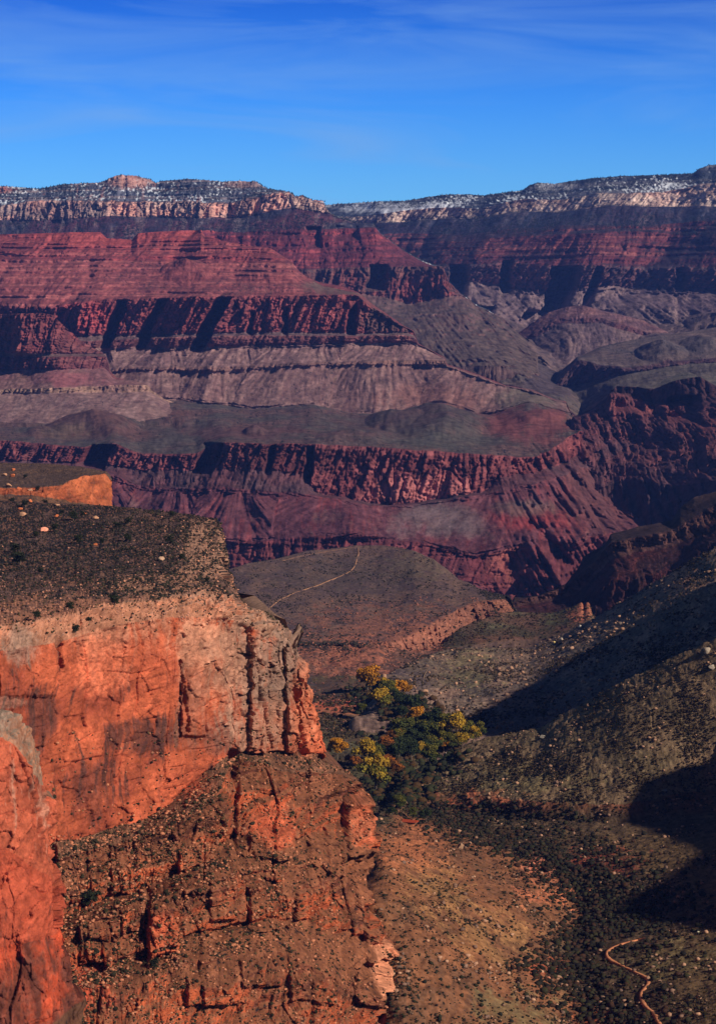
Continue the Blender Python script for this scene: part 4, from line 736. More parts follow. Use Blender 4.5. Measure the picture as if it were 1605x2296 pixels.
Vv = ground_sheet('valley', np.concatenate([np.arange(560, 840, 4), np.arange(840, 1625, 1.5), np.arange(1625, 2900, 12)]), [
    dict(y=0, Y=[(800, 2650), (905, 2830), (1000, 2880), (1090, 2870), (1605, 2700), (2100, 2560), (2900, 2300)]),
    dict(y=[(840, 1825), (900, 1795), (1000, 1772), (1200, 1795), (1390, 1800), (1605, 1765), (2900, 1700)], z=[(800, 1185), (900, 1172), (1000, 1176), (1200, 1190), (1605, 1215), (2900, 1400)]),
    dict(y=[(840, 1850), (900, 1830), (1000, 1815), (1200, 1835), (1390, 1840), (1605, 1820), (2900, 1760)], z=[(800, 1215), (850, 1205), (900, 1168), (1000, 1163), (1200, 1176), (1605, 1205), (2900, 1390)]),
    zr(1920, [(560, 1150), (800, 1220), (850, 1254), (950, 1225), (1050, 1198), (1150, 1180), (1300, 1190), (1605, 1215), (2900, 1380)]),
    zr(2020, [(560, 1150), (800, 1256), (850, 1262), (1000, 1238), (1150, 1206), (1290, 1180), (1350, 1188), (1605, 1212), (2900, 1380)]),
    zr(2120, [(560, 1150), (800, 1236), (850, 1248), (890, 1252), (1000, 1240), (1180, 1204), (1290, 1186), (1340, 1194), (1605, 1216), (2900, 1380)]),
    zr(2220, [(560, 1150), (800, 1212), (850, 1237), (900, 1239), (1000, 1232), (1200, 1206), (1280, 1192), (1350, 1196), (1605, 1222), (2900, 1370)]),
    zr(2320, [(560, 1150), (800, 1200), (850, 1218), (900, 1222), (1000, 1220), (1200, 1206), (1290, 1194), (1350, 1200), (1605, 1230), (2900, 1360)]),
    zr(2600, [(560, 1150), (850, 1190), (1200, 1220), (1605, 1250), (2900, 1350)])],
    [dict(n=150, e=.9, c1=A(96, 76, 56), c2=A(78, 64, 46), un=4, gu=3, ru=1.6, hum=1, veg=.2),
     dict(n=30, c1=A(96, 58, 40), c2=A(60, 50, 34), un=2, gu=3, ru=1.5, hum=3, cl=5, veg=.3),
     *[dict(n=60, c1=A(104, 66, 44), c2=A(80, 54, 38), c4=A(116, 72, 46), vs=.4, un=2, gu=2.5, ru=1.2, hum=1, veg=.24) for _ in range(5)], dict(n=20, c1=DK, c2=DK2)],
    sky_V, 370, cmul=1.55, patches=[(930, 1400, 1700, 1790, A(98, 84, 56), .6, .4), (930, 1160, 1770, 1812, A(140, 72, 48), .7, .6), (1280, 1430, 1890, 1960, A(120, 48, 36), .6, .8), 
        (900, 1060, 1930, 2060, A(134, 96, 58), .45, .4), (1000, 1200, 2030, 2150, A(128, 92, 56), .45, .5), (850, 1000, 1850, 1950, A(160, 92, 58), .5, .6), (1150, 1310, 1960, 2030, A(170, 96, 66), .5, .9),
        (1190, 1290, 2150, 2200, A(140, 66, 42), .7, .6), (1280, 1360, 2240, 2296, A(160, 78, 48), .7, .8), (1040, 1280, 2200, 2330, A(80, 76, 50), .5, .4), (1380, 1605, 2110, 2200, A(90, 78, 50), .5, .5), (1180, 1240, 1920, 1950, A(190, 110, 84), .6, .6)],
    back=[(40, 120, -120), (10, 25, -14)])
# ---------------------------------------------------------------- the canyon side standing to the right of the picture (its shade falls over the valley)
def at(name, x, y):
    px, py, P = SHEETS[name]
    d = (px - x) ** 2 + (py - y) ** 2
    k = np.where(d < max(d.min() * 4, 9), P[..., 1], 1e9).argmin()
    return P.reshape(-1, 3)[k].astype(float), float(d.min())
cr = [(700, 1600), (1000, 1540), (1330, 1600)]
for nm, ps in (('valley', [(1605, 2095), (1500, 2078), (1400, 2072), (1345, 2050), (1400, 2005), (1470, 1960), (1540, 1905), (1480, 1880), (1400, 1850), (1390, 1790), (1430, 1750), (1500, 1720), (1605, 1690)]),
               ('slope', [(1010, 1618), (1100, 1578), (1200, 1524), (1300, 1462), (1400, 1405), (1500, 1355), (1600, 1305)])):
    for p in ps:
        q, _ = at(nm, *p); t = (900 - q[0]) / SV[0]; c = q + t * SV; cr.append((c[1], c[2] - (4 if nm == 'valley' else 0)))
cr = sorted(cr); lastv = max(c[0] for c in cr if c[0] < 2350)
cr += [(lastv + 60, 1600), (lastv + 180, 1560), (3700, 1380), (4200, 1300), (5100, 1250)]
cr = sorted(cr)
cr = [c for c in cr if not (c[0] > 3400 and c[1] > 1500)]
cy = np.arange(700, 5100, 12.); cz = pl(cr, cy) + 7 * fbm(cy / 45, 0, 0, 4, 401, .6) + 5 * np.abs(per(cy / 14, 0, 0, 405))
prof = [(1900, -700), (1400, -30), (1000, -12), (900, 0), (885, -60), (860, -120), (845, -190), (780, -290), (700, -600)]
Xg = []; Zg = []
for (xx, dz) in prof[::-1]:
    for f in (0,): Xg.append(xx); Zg.append(dz)
tq = np.linspace(0, len(Xg) - 1, 60); px_ = np.interp(tq, range(len(Xg)), Xg); pz_ = np.interp(tq, range(len(Zg)), Zg)
PX = px_[:, None] + 0 * cy[None]; PZ = cz[None] + pz_[:, None]; PY = cy[None] + 0 * PX
off = 14 * (bil(PY / 70, PZ / 200, 0, 3, 402) - .4); PX = PX - off * (np.abs(pz_)[:, None] > 20)
PW = np.stack([PX, PY, PZ], -1)
cc = mixc(np.asarray(A(170, 80, 52)) * np.ones(PW.shape), A(100, 76, 56), sm(fbm(PY / 60, PZ / 20, 0, 3, 403), -.3, .3))
tag(link_mesh('canyon_side', PW.reshape(-1, 3), grid_quads(*PX.shape), cc.reshape(-1, 3), mat=M_near), kind='structure')

# ---------------------------------------------------------------- looking things up on the ground
def ground_at(x, y, names):
    best = None
    for nm in names:
        q, d = at(nm, x, y)
        if d < 16 and (best is None or q[1] < best[1]): best = q
    if best is None: best = min((at(nm, x, y) for nm in names), key=lambda a: a[1])[0]
    return best
rng = np.random.default_rng(7)
THK = 900
NEAR = list(n for n in SHEETS if n in ('plateau', 'slope', 'valley', 'hill'))

# ---------------------------------------------------------------- loose stuff: shrubs, stones, far forest
def ico(sub):
    t = (1 + 5 ** .5) / 2
    v = [(-1, t, 0), (1, t, 0), (-1, -t, 0), (1, -t, 0), (0, -1, t), (0, 1, t), (0, -1, -t), (0, 1, -t), (t, 0, -1), (t, 0, 1), (-t, 0, -1), (-t, 0, 1)]
    f = [(0, 11, 5), (0, 5, 1), (0, 1, 7), (0, 7, 10), (0, 10, 11), (1, 5, 9), (5, 11, 4), (11, 10, 2), (10, 7, 6), (7, 1, 8), (3, 9, 4), (3, 4, 2), (3, 2, 6), (3, 6, 8), (3, 8, 9), (4, 9, 5), (2, 4, 11), (6, 2, 10), (8, 6, 7), (9, 8, 1)]
    v = [np.array(a) / np.linalg.norm(a) for a in v]
    for _ in range(sub):
        c = {}; nf = []
        def mid(a, b):
            k = (min(a, b), max(a, b))
            if k not in c: m = v[a] + v[b]; v.append(m / np.linalg.norm(m)); c[k] = len(v) - 1
            return c[k]
        for a, b, d in f:
            x, y, z = mid(a, b), mid(b, d), mid(d, a); nf += [(a, x, z), (b, y, x), (d, z, y), (x, y, z)]
        f = nf
    return np.array(v), np.array(f)
IV, IF = ico(0); IV1, IF1 = ico(1)
def scatter(name, pos, size, cols, label, mat, sub=0, squash=.7, jit=.25, smooth=False, sink=.2):
    v0, f0 = (IV, IF) if sub == 0 else (IV1, IF1)
    n = len(pos); r = rng.random((n, 1, 1)); a = rng.random(n) * 6.283
    v = v0[None] * (1 + jit * (rng.random((n, len(v0), 1)) * 2 - 1)) * size[:, None, None]
    v = v * np.array([1, 1, 1])[None, None] * (1 + .35 * (rng.random((n, 1, 3)) - .5))
    c, s = np.cos(a)[:, None], np.sin(a)[:, None]
    V = np.stack([v[..., 0] * c - v[..., 1] * s, v[..., 0] * s + v[..., 1] * c, v[..., 2] * squash], -1)
    V = V + pos[:, None, :] + np.array([0, 0, 1])[None, None] * (size * squash * (1 - 2 * sink))[:, None, None]
    Fq = f0[None] + (np.arange(n) * len(v0))[:, None, None]
    C = np.repeat(cols[:, None, :], len(v0), 1) * (.75 + .5 * rng.random((n, len(v0), 1)))
    o = link_mesh(name, V.reshape(-1, 3), Fq.reshape(-1, 3), C.reshape(-1, 3), 'tint', mat, smooth=smooth)
    return tag(o, label, name.split('.')[0].replace('_', ' '), kind='stuff')
def pick(name, n, box, dens=None):
    px, py, P = SHEETS[name] if isinstance(name, str) else name
    x0, x1, y0, y1 = box
    m = (px > x0) & (px < x1) & (py > y0) & (py < y1)
    # weight by picture area of each grid cell, so the density follows the ground's own
    w = m * 1.0
    if dens is not None: w = w * dens(px, py, P)
    w = np.clip(w, 0, None).ravel(); tot = w.sum()
    if tot <= 0: return np.zeros((0, 3))
    k = rng.choice(w.size, n, p=w / tot)
    return P.reshape(-1, 3)[k] + np.c_[(rng.random((n, 2)) - .5) * 1.2, np.zeros(n)]
M_shrub = attr_mat('shrub_leaf'); M_stone = attr_mat('loose_stone'); M_leaf = attr_mat('foliage', .8); M_bark = attr_mat('bark')
def shr_cols(n, base):
    base = np.array(base); k = rng.integers(0, len(base), n); return base[k]
GREENS = [A(60, 48, 32, 1), A(46, 40, 28, 1), A(76, 58, 38, 1), A(50, 38, 30, 1)]
def clump(s):
    return lambda px, py, P: np.clip(.16 + 1.7 * fbm(P[..., 0] / s, P[..., 1] / s / 1.6, 0, 4, 77, .65), 0.03, 1)
pts = []; sz = []; col = []
def add(name, n, box, s0, s1, cols, dens=None):
    p = pick(name, n, box, dens)
    pts.append(p); sz.append(s0 * .8 + (s1 * 1.35 - s0 * .8) * rng.random(len(p)) ** 3.5); col.append(shr_cols(len(p), cols))
def grove(px, py, P):
    cx = np.interp(py, [1500, 1540, 1600, 1650, 1700, 1760, 1800], [820, 850, 880, 940, 930, 850, 850]); return np.exp(-((px - cx) / 70) ** 2)
add('valley', 14000, (840, 1625, 1430, 1800), .4, 1.2, GREENS, clump(60))
add('valley', 11000, (840, 1625, 1800, 2300), .3, .95, GREENS, clump(40))
def creek(px, py, P):
    cx = pl([(1790, 900), (1860, 1010), (1920, 1160), (2000, 1300), (2060, 1330), (2110, 1290), (2160, 1220), (2220, 1290), (2300, 1380)], py) if False else np.interp(py, [1790, 1860, 1920, 2000, 2060, 2110, 2160, 2220, 2300], [900, 1040, 1200, 1330, 1370, 1300, 1240, 1290, 1380])
    return np.exp(-((px - cx) / 75) ** 2) + .35 * np.exp(-((px - cx - 150) / 130) ** 2)
add('valley', 6500, (850, 1610, 1805, 2300), .7, 2.2, [A(42, 36, 24, 1), A(34, 30, 22, 1), A(60, 40, 28, 1), A(50, 46, 28, 1)], creek)
add('valley', 3500, (860, 1500, 1800, 2100), .9, 2.3, [A(40, 40, 26, 1), A(36, 32, 24, 1), A(56, 42, 28, 1)], creek)
add('plateau', 1800, (770, 1000, 1540, 1800), 1.5, 5, [A(48, 48, 28, 1), A(36, 38, 24, 1), A(70, 50, 28, 1)], grove)
add('slope', 900, (850, 1040, 1560, 1680), 1.5, 5, [A(48, 48, 28, 1), A(36, 38, 24, 1), A(70, 50, 28, 1)], grove)
add('valley', 900, (850, 1080, 1680, 1800), 1.5, 4.5, [A(48, 48, 28, 1), A(36, 38, 24, 1), A(70, 50, 28, 1)], grove)
add('valley', 1500, (840, 1300, 1830, 2300), .7, 1.4, [A(36, 36, 26, 1), A(46, 44, 28, 1)])
add('slope', 12000, (840, 1625, 1200, 1680), .6, 1.8, GREENS, clump(90))
add('plateau', 9000, (480, 1180, 1230, 1560), .8, 1.9, [A(50, 44, 38, 1), A(44, 40, 34, 1), A(60, 52, 40, 1)], clump(120))
add('plateau', 7000, (680, 1000, 1560, 1860), .7, 2.2, GREENS, clump(50))
add('hill', 1500, (980, 1340, 1360, 1460), .8, 2, GREENS)
pts = np.concatenate(pts); sz = np.concatenate(sz); col = np.concatenate(col)
TRAIL = [(1448, 2102), (1420, 2108), (1390, 2116), (1366, 2126), (1355, 2140), (1368, 2153), (1395, 2165), (1420, 2178), (1445, 2188), (1455, 2200), (1448, 2212), (1434, 2226), (1436, 2242), (1448, 2258), (1466, 2272), (1474, 2290), (1490, 2310)]
tx, ty = np.array(TRAIL, float).T; tt_ = np.linspace(0, len(tx) - 1, 200); tx = np.interp(tt_, range(len(tx)), tx); ty = np.interp(tt_, range(len(ty)), ty)
qx, qy = pts[:, 0] / pts[:, 1] * F + CX, HY + (H - pts[:, 2]) / pts[:, 1] * F
near_trail = (((qx[:, None] - tx) ** 2 + ((qy[:, None] - ty) * 1.2) ** 2).min(1) < 90) & (pts[:, 1] < 2300)
pts, sz, col = pts[~near_trail], sz[~near_trail], col[~near_trail]
scatter('shrubs', pts, sz, col, 'low dark desert shrubs dotted over the valley slopes and the flats', M_shrub, squash=.75, jit=.3)
# shrubs on the bench and ledges of the orange cliff
csx, csy, cP, cn = cl_geo
up = cn[..., 2]
fr = lambda a: (lambda px, py, P: a)
geo = (SHEETS['cliff_first'][0], SHEETS['cliff_first'][1], cP) if 'cliff_first' in SHEETS else (cP[..., 0] / cP[..., 1] * F + CX, HY + (H - cP[..., 2]) / cP[..., 1] * F, cP)
pts = []; sz = []; col = []
top = (csy < 1345)
add(geo, 13000, (-60, 560, 1100, 1400), .3, 1.0, [A(48, 42, 36, 1), A(40, 38, 32, 1), A(60, 54, 40, 1)], fr(top * np.clip(.45 + fbm(cP[..., 0] / 16, cP[..., 1] / 50, 0, 3, 71), .05, 1)))
led_w = sm(up, .2, .6) * (csy > 1345) * np.clip(.5 + fbm(cP[..., 0] / 12, cP[..., 1] / 12, cP[..., 2] / 12, 3, 72), .05, 1) * ((csy > 1640) | (csx > 520) | (csy < 1420))
add(geo, 22000, (-60, 900, 1340, 2330), .18, .75, [A(72, 60, 38, 1), A(54, 46, 30, 1), A(92, 74, 48, 1), A(46, 38, 28, 1)], fr(led_w))
add(geo, 2600, (-60, 900, 1640, 2330), .5, 1.3, [A(50, 44, 28, 1), A(40, 36, 24, 1)], fr(led_w))
pts = np.concatenate(pts); sz = np.concatenate(sz); col = np.concatenate(col)
scatter('brush', pts, sz, col, 'dark brush growing over the bench and along the ledges of the orange cliff', M_shrub, squash=.8, jit=.3)
# loose stones
pts = []; sz = []; col = []
ST = [A(150, 112, 88, .9), A(126, 96, 78, .9), A(108, 84, 70, .9), A(170, 128, 100, .9)]
add('valley', 2600, (840, 1625, 1430, 2300), .25, 1.7, ST, clump(40)); add('slope', 2200, (840, 1625, 1200, 1660), .3, 2.8, ST, clump(50))
add('plateau', 2500, (680, 1160, 1340, 1640), .5, 1.8, [A(140, 88, 70, .9), A(120, 80, 64, .9)], clump(50))
add(geo, 5000, (-60, 560, 1160, 1420), .2, .8, [A(190, 130, 100, .9), A(160, 112, 90, .9), A(140, 100, 84, .9)], fr((top | (csy < 1400)) * (.06 + sm(csx, 250, 470) * sm(csy, 1150, 1190) + sm(csy, 1250, 1350))))
add(geo, 11000, (-60, 900, 1640, 2330), .2, 1.1, [A(176, 112, 80, .9), A(140, 92, 68, .9)], fr(led_w))
pts = np.concatenate(pts); sz = np.concatenate(sz); col = np.concatenate(col)
scatter('stones', pts, sz, col, 'loose tan stones strewn over the slopes and ledges', M_stone, squash=.7, jit=.35)
# forest of the far rims
pts = []
for nm, n, bands_y in (('canyon_rim', 6000, [(-50, 735, 400, 450), (0, 800, 485, 530)]), ('canyon_wall', 9000, [(735, 1625, 370, 470), (900, 1625, 488, 530)])):
    for (x0, x1, y0, y1) in bands_y:
        pts.append(pick(nm, n // 2, (x0, x1, y0, y1), lambda px, py, P: (1 - .97 * ((px > 735) & (py > np.interp(px, [735, 850, 1000, 1160, 1330, 1605], [480, 476, 460, 445, 436, 410])) & (py < 486))) * np.clip(.4 + 1.2 * fbm(P[..., 0] / 260, P[..., 2] / 90, P[..., 1] / 400, 3, 79), 0, 1)))
for nm in ('canyon_rim', 'canyon_wall'):
    P = SHEETS[nm][2]; k = rng.integers(0, P.shape[1], 2600); pts.append(P[rng.integers(0, 3, 2600), k] + np.c_[rng.random((2600, 1)) * 10, rng.random((2600, 1)) * 160, np.zeros((2600, 1))])
pts = np.concatenate(pts); n = len(pts)
a = np.arange(5) * 2 * np.pi / 5; cone = np.array([(math.cos(t), math.sin(t), 0.) for t in a] + [(0, 0, 1.)])
hh = 5 + 8 * rng.random(n) ** 2; rr = hh * .3
V = cone[None] * np.stack([rr, rr, hh], -1)[:, None] + pts[:, None] - np.array([0, 0, 1.5])
Fq = np.array([(i, (i + 1) % 5, 5) for i in range(5)])[None] + (np.arange(n) * 6)[:, None, None]
tag(link_mesh('forest', V.reshape(-1, 3), Fq.reshape(-1, 3), np.repeat(shr_cols(n, [A(26, 36, 34, 1), A(34, 42, 38, 1), A(22, 30, 32, 1)])[:, None], 6, 1).reshape(-1, 3), 'tint', M_leaf, smooth=False),
    'dark conifer forest along the snowy far rims', 'forest', kind='stuff')

# ---------------------------------------------------------------- trails
def trail(name, pts, names, w, color, lift=.5):
    p = np.array(pts, float); d = np.r_[0, np.cumsum(np.hypot(*np.diff(p, axis=0).T))]
    t = np.linspace(0, d[-1], int(d[-1] / 4)); q = np.stack([np.interp(t, d, p[:, 0]), np.interp(t, d, p[:, 1])], -1)
    q[:, 0] += 1.2 * fbm(t / 25, 0, 0, 3, 90)
    W3 = np.array([ground_at(x, y, names) for x, y in q])
    k = np.ones(5) / 5; W3 = np.stack([np.convolve(np.pad(W3[:, i], 2, mode='edge'), k, 'valid') for i in range(3)], -1)
    tan = np.gradient(W3, axis=0); tan[:, 2] = 0; tan /= np.linalg.norm(tan, axis=1, keepdims=True) + 1e-9
    nr = np.stack([tan[:, 1], -tan[:, 0], 0 * tan[:, 0]], -1); ww = w * (.75 + .35 * rng.random(len(q)) + .5 * np.abs(per(t / 18, .5, 0, 93)))[:, None] * np.minimum(1, .25 + np.minimum(t, t[-1] - t) / 25)[:, None]
    rows = [W3 - nr * ww * 1.1 - [0, 0, 1.5], W3 - nr * ww + [0, 0, lift], W3 + nr * ww + [0, 0, lift], W3 + nr * ww * 1.1 - [0, 0, 1.5]]
    V = np.stack(rows, 0)
    C = np.ones(V.shape) * color * (.8 + .4 * rng.random(V.shape[:2]))[..., None]
    tag(link_mesh(name, V.reshape(-1, 3), grid_quads(*V.shape[:2]), C.reshape(-1, 3), 'tint', M_stone), kind='structure')
trail('path', [(598, 1369), (610, 1356), (630, 1341), (660, 1327), (692, 1317), (724, 1307), (756, 1293), (785, 1280), (796, 1266), (799, 1250), (803, 1236), (800, 1224)], ['plateau'], 1.4, A(150, 108, 80, .8))
trail('path', [(800, 1224), (770, 1229), (735, 1234), (700, 1240), (665, 1247), (632, 1256)], ['plateau'], .9, A(120, 86, 66, .8))
trail('path', TRAIL, ['valley'], 1.3, A(176, 112, 76, .8), .45)
trail('path', [(950, 1545), (946, 1530), (950, 1510), (962, 1497)], ['slope'], .7, A(110, 88, 68, .8))
# ================================================================== things one could count
def empty(name, loc, label, cat, group=None, s=1.0, rz=0.0):
    o = bpy.data.objects.new(name, None); COL.objects.link(o); o.location = loc; o.scale = (s, s, s); o.rotation_euler = (0, 0, rz)
    return tag(o, label, cat, group)
def tube(path, rad, seg=7):
    V = []; n = len(path); path = np.array(path, float)
    for i in range(n):
        t = path[min(i + 1, n - 1)] - path[max(i - 1, 0)]; t /= np.linalg.norm(t)
        a = np.cross(t, [0.3, 1, .2]); a /= np.linalg.norm(a); b = np.cross(t, a)
        for k in range(seg):
            th = 2 * math.pi * k / seg; V.append(path[i] + rad[i] * (a * math.cos(th) + b * math.sin(th)))
    Q = [(i * seg + k, i * seg + (k + 1) % seg, (i + 1) * seg + (k + 1) % seg, (i + 1) * seg + k) for i in range(n - 1) for k in range(seg)]
    return np.array(V), np.array(Q)
def leafball(cents, n, size, colf, r_):
    """many leaf-sized quads over the shells of the lobes"""
    c = np.array([a[:3] for a in cents]); R = np.array([a[3] for a in cents])
    k = r_.choice(len(c), n, p=R ** 2 / (R ** 2).sum())
    d = r_.normal(size=(n, 3)); d /= np.linalg.norm(d, axis=1, keepdims=True); d[:, 2] = np.where(d[:, 2] < -.45, -d[:, 2] * .5, d[:, 2])
    rr = R[k] * (.62 + .45 * r_.random(n)); p = c[k] + d * rr[:, None] * np.array([1, 1, .8])
    nn = d + .7 * r_.normal(size=(n, 3)); nn /= np.linalg.norm(nn, axis=1, keepdims=True)
    a = np.cross(nn, r_.normal(size=(n, 3))); a /= np.linalg.norm(a, axis=1, keepdims=True); b = np.cross(nn, a)
    s = size * (.55 + .9 * r_.random(n))[:, None]
    V = np.stack([p - a * s, p - b * s * .7, p + a * s, p + b * s * .7], 1).reshape(-1, 3)
    C = np.repeat(colf(k, p, r_), 4, 0)
    return V, np.arange(n * 4).reshape(n, 4), C
PAL = {'gold': ([A(186, 122, 30, .9), A(156, 100, 24, .9), A(100, 76, 24, .9)], .1), 'yellow': ([A(160, 122, 34, .9), A(104, 94, 32, .9), A(66, 70, 28, .9)], .35),
       'green': ([A(96, 88, 32, .9), A(62, 66, 28, .9), A(42, 50, 24, .9)], .5), 'dark': ([A(48, 54, 28, .9), A(36, 44, 24, .9), A(28, 36, 20, .9)], .5), 'rust': ([A(150, 84, 30, .9), A(104, 66, 30, .9), A(76, 52, 28, .9)], .4)}
def make_tree(kind, seed):
    r_ = np.random.default_rng(seed); pal, _ = PAL[kind]
    root = bpy.data.objects.new('cottonwood_tree', None)
    lobes = [(0, 0, 6.2, 3.0)]
    for i in range(15):
        t = r_.random() * 6.283; q = r_.random() ** .5 * 3.9; zz = 3.6 + r_.random() * 5.0; q *= 1 - max(0, zz - 6) / 6.5
        lobes.append((q * math.cos(t), q * math.sin(t), zz, 1.3 + 1.0 * r_.random()))
    tone = r_.random(len(lobes)); zl = np.array([l[2] for l in lobes]); tone = np.clip(tone * .9 - (zl - 5) * .13, 0, 1)
    def colf(k, p, g):
        t = np.clip(tone[k] + .35 * (g.random(len(k)) - .5), 0, 1)[:, None]
        return np.where(t < .5, np.array(pal[0]) * (1 - 2 * t) + np.array(pal[1]) * 2 * t, np.array(pal[1]) * (2 - 2 * t) + np.array(pal[2]) * (2 * t - 1)) * (.7 + .6 * g.random((len(k), 1)))
    V, Q, C = leafball(lobes, 3000, .34, colf, r_)
    Vt, Qt = tube([(0, 0, -1.2), (.1, 0, 1.2), (-.15, .1, 3.2), (.1, .1, 5.6)], [.42, .34, .27, .12])
    Vs, Qs = [Vt], [Qt]; nb = len(Vt)
    for i in range(6):
        l = lobes[1 + i]; v, q = tube([(0, 0, 2.2 + .3 * i), (l[0] * .5, l[1] * .5, l[2] * .7), (l[0], l[1], l[2])], [.2, .13, .05], 5); Vs.append(v); Qs.append(q + nb); nb += len(v)
    Vt = np.concatenate(Vs); Qt = np.concatenate(Qs)
    return (V, Q, C), (Vt, Qt, np.ones((len(Vt), 3)) * A(92, 78, 64, .9))
protos = {}
def tree(kind, var, loc, s, rz, label, group):
    key = (kind, var)
    root = empty('cottonwood_tree', loc, label, 'tree', group, s, rz)
    if key not in protos:
        cr_, tr_ = make_tree(kind, 500 + 17 * var + len(kind) * 3)
        c = link_mesh('crown', cr_[0], cr_[1], cr_[2], 'tint', M_leaf, root, smooth=False)
        t = link_mesh('trunk', tr_[0], tr_[1], tr_[2], 'tint', M_bark, root)
        protos[key] = (c, t)
    else:
        for src in protos[key]:
            d = src.copy(); COL.objects.link(d); d.parent = root
    return root
G = 'cottonwoods along the creek'
TREES = [
 (470, 160, 80, 'gold', 'broad bright gold cottonwood at the far upper left end of the grove'),
 (595, 195, 45, 'yellow', 'small yellow green cottonwood just right of the far bright gold one'),
 (640, 245, 60, 'green', 'green cottonwood between two yellow ones in the far half of the grove'),
 (730, 240, 60, 'gold', 'gold cottonwood at the right edge of the far grove, beside the dark scree'),
 (570, 315, 66, 'yellow', 'yellow cottonwood below the small green one in the far half of the grove'),
 (425, 365, 30, 'green', 'tiny lone olive tree left of the far grove, beside the pink bank'),
 (740, 325, 52, 'dark', 'dark green tree just under the gold one at the right of the far grove'),
 (825, 365, 65, 'dark', 'widest dark green tree in the neck joining the far and near groves'),
 (745, 405, 42, 'dark', 'small dark green tree at the lower left of the neck of the grove'),
 (865, 460, 60, 'gold', 'gold topped cottonwood standing alone at the top of the near grove'),
 (970, 500, 82, 'dark', 'large dark green tree right of the lone gold topped cottonwood'),
 (755, 560, 76, 'green', 'rounded green tree at the left shoulder of the near grove'),
 (690, 620, 56, 'rust', 'rust orange cottonwood under the rounded green tree on the left shoulder'),
 (620, 685, 62, 'rust', 'orange cottonwood left of centre in the near grove, below the rust one'),
 (800, 625, 70, 'dark', 'dark green tree in the middle of the near grove, left of the green one'),
 (985, 600, 76, 'green', 'green tree in the middle of the near grove, above the round orange one'),
 (1165, 555, 90, 'yellow', 'tallest yellow green cottonwood on the right side of the near grove'),
 (1125, 630, 52, 'green', 'green tree tucked below the left side of the tallest yellow green cottonwood'),
 (1215, 625, 45, 'yellow', 'yellow cottonwood tucked below the right side of the tallest one'),
 (1290, 585, 48, 'yellow', 'yellow green cottonwood second from the right end of the grove'),
 (1345, 545, 48, 'green', 'olive green tree at the right end of the grove against the black shade'),
 (1055, 665, 48, 'gold', 'round orange cottonwood beside the pale flat rocks'),
 (880, 700, 45, 'yellow', 'small yellow green tree in the lower middle of the near grove'),
 (720, 690, 60, 'dark', 'dark tree in the lower near grove, right of the orange cottonwoods'),
 (820, 720, 62, 'dark', 'dark tree at the bottom of the near grove, left of the small yellow green one'),
 (950, 705, 62, 'dark', 'dark tree between the small yellow green tree and the round orange cottonwood'),
 (480, 755, 82, 'yellow', 'wide yellow green cottonwood at the lower left of the near grove'),
 (385, 810, 42, 'rust', 'small orange tree at the left foot of the wide yellow green cottonwood'),
 (565, 795, 48, 'yellow', 'yellow tree at the right foot of the wide yellow green cottonwood'),
 (640, 820, 55, 'rust', 'brown olive tree right of the wide yellow green cottonwood'),
 (705, 855, 40, 'rust', 'low reddish brown tree at the bottom edge of the near grove'),
 (545, 920, 98, 'yellow', 'nearest cottonwood, broad and yellow green, beside the corner of the orange cliff'),
 (240, 700, 64, 'gold', 'gold cottonwood standing apart, half behind the edge of the orange cliff'),
 (322, 775, 28, 'rust', 'tiny brown tree right of the gold cottonwood that stands apart'),
 (565, 720, 52, 'dark', 'dark tree behind the wide yellow green cottonwood at the lower left')]
for i, (zx, zy, r, kind, lab) in enumerate(TREES):
    x, y, rp = 688.9 + zx * .2861, 1484.9 + zy * .2861, r * .2861
    g = ground_at(x, y + rp * .95, NEAR); s = rp * g[1] / F / 3.5
    tree(kind, i % 2, tuple(g), float(s), float(rng.random() * 6.28), lab, G)
for i in range(16):
    t = rng.random() * 6.28; q = rng.random() ** .5; x = 935 + 75 * q * math.cos(t); y = 1668 + 48 * q * math.sin(t) - .25 * (x - 935)
    g = ground_at(x, y + 14, NEAR); tree('dark' if i % 2 else 'green', i % 2, tuple(g), 16 * g[1] / F / 3.2, i, 'dark green cottonwood filling the shaded middle of the near grove', 'dark cottonwoods packed in the middle of the grove')
g = ground_at(1217, 1612, NEAR); tree('green', 0, tuple(g), 11 * g[1] / F / 4.5, 1.0, 'lone olive green tree on the crest against the black shade', None)
for (x, y, s, lab) in ((893, 1800, 17, 'green tree at the dark creek mouth just above the red roof'), (928, 1822, 12, 'small green tree right behind the red roof'), (956, 1830, 15, 'dark tree right of the red roof at the creek'), (880, 1822, 12, 'dark tree between the cliff corner and the red roof')):
    g = ground_at(x, y + s * .9, ['valley']); tree('green' if 'green' in lab else 'dark', 1, tuple(g), s * g[1] / F / 4.5, x, lab, G)

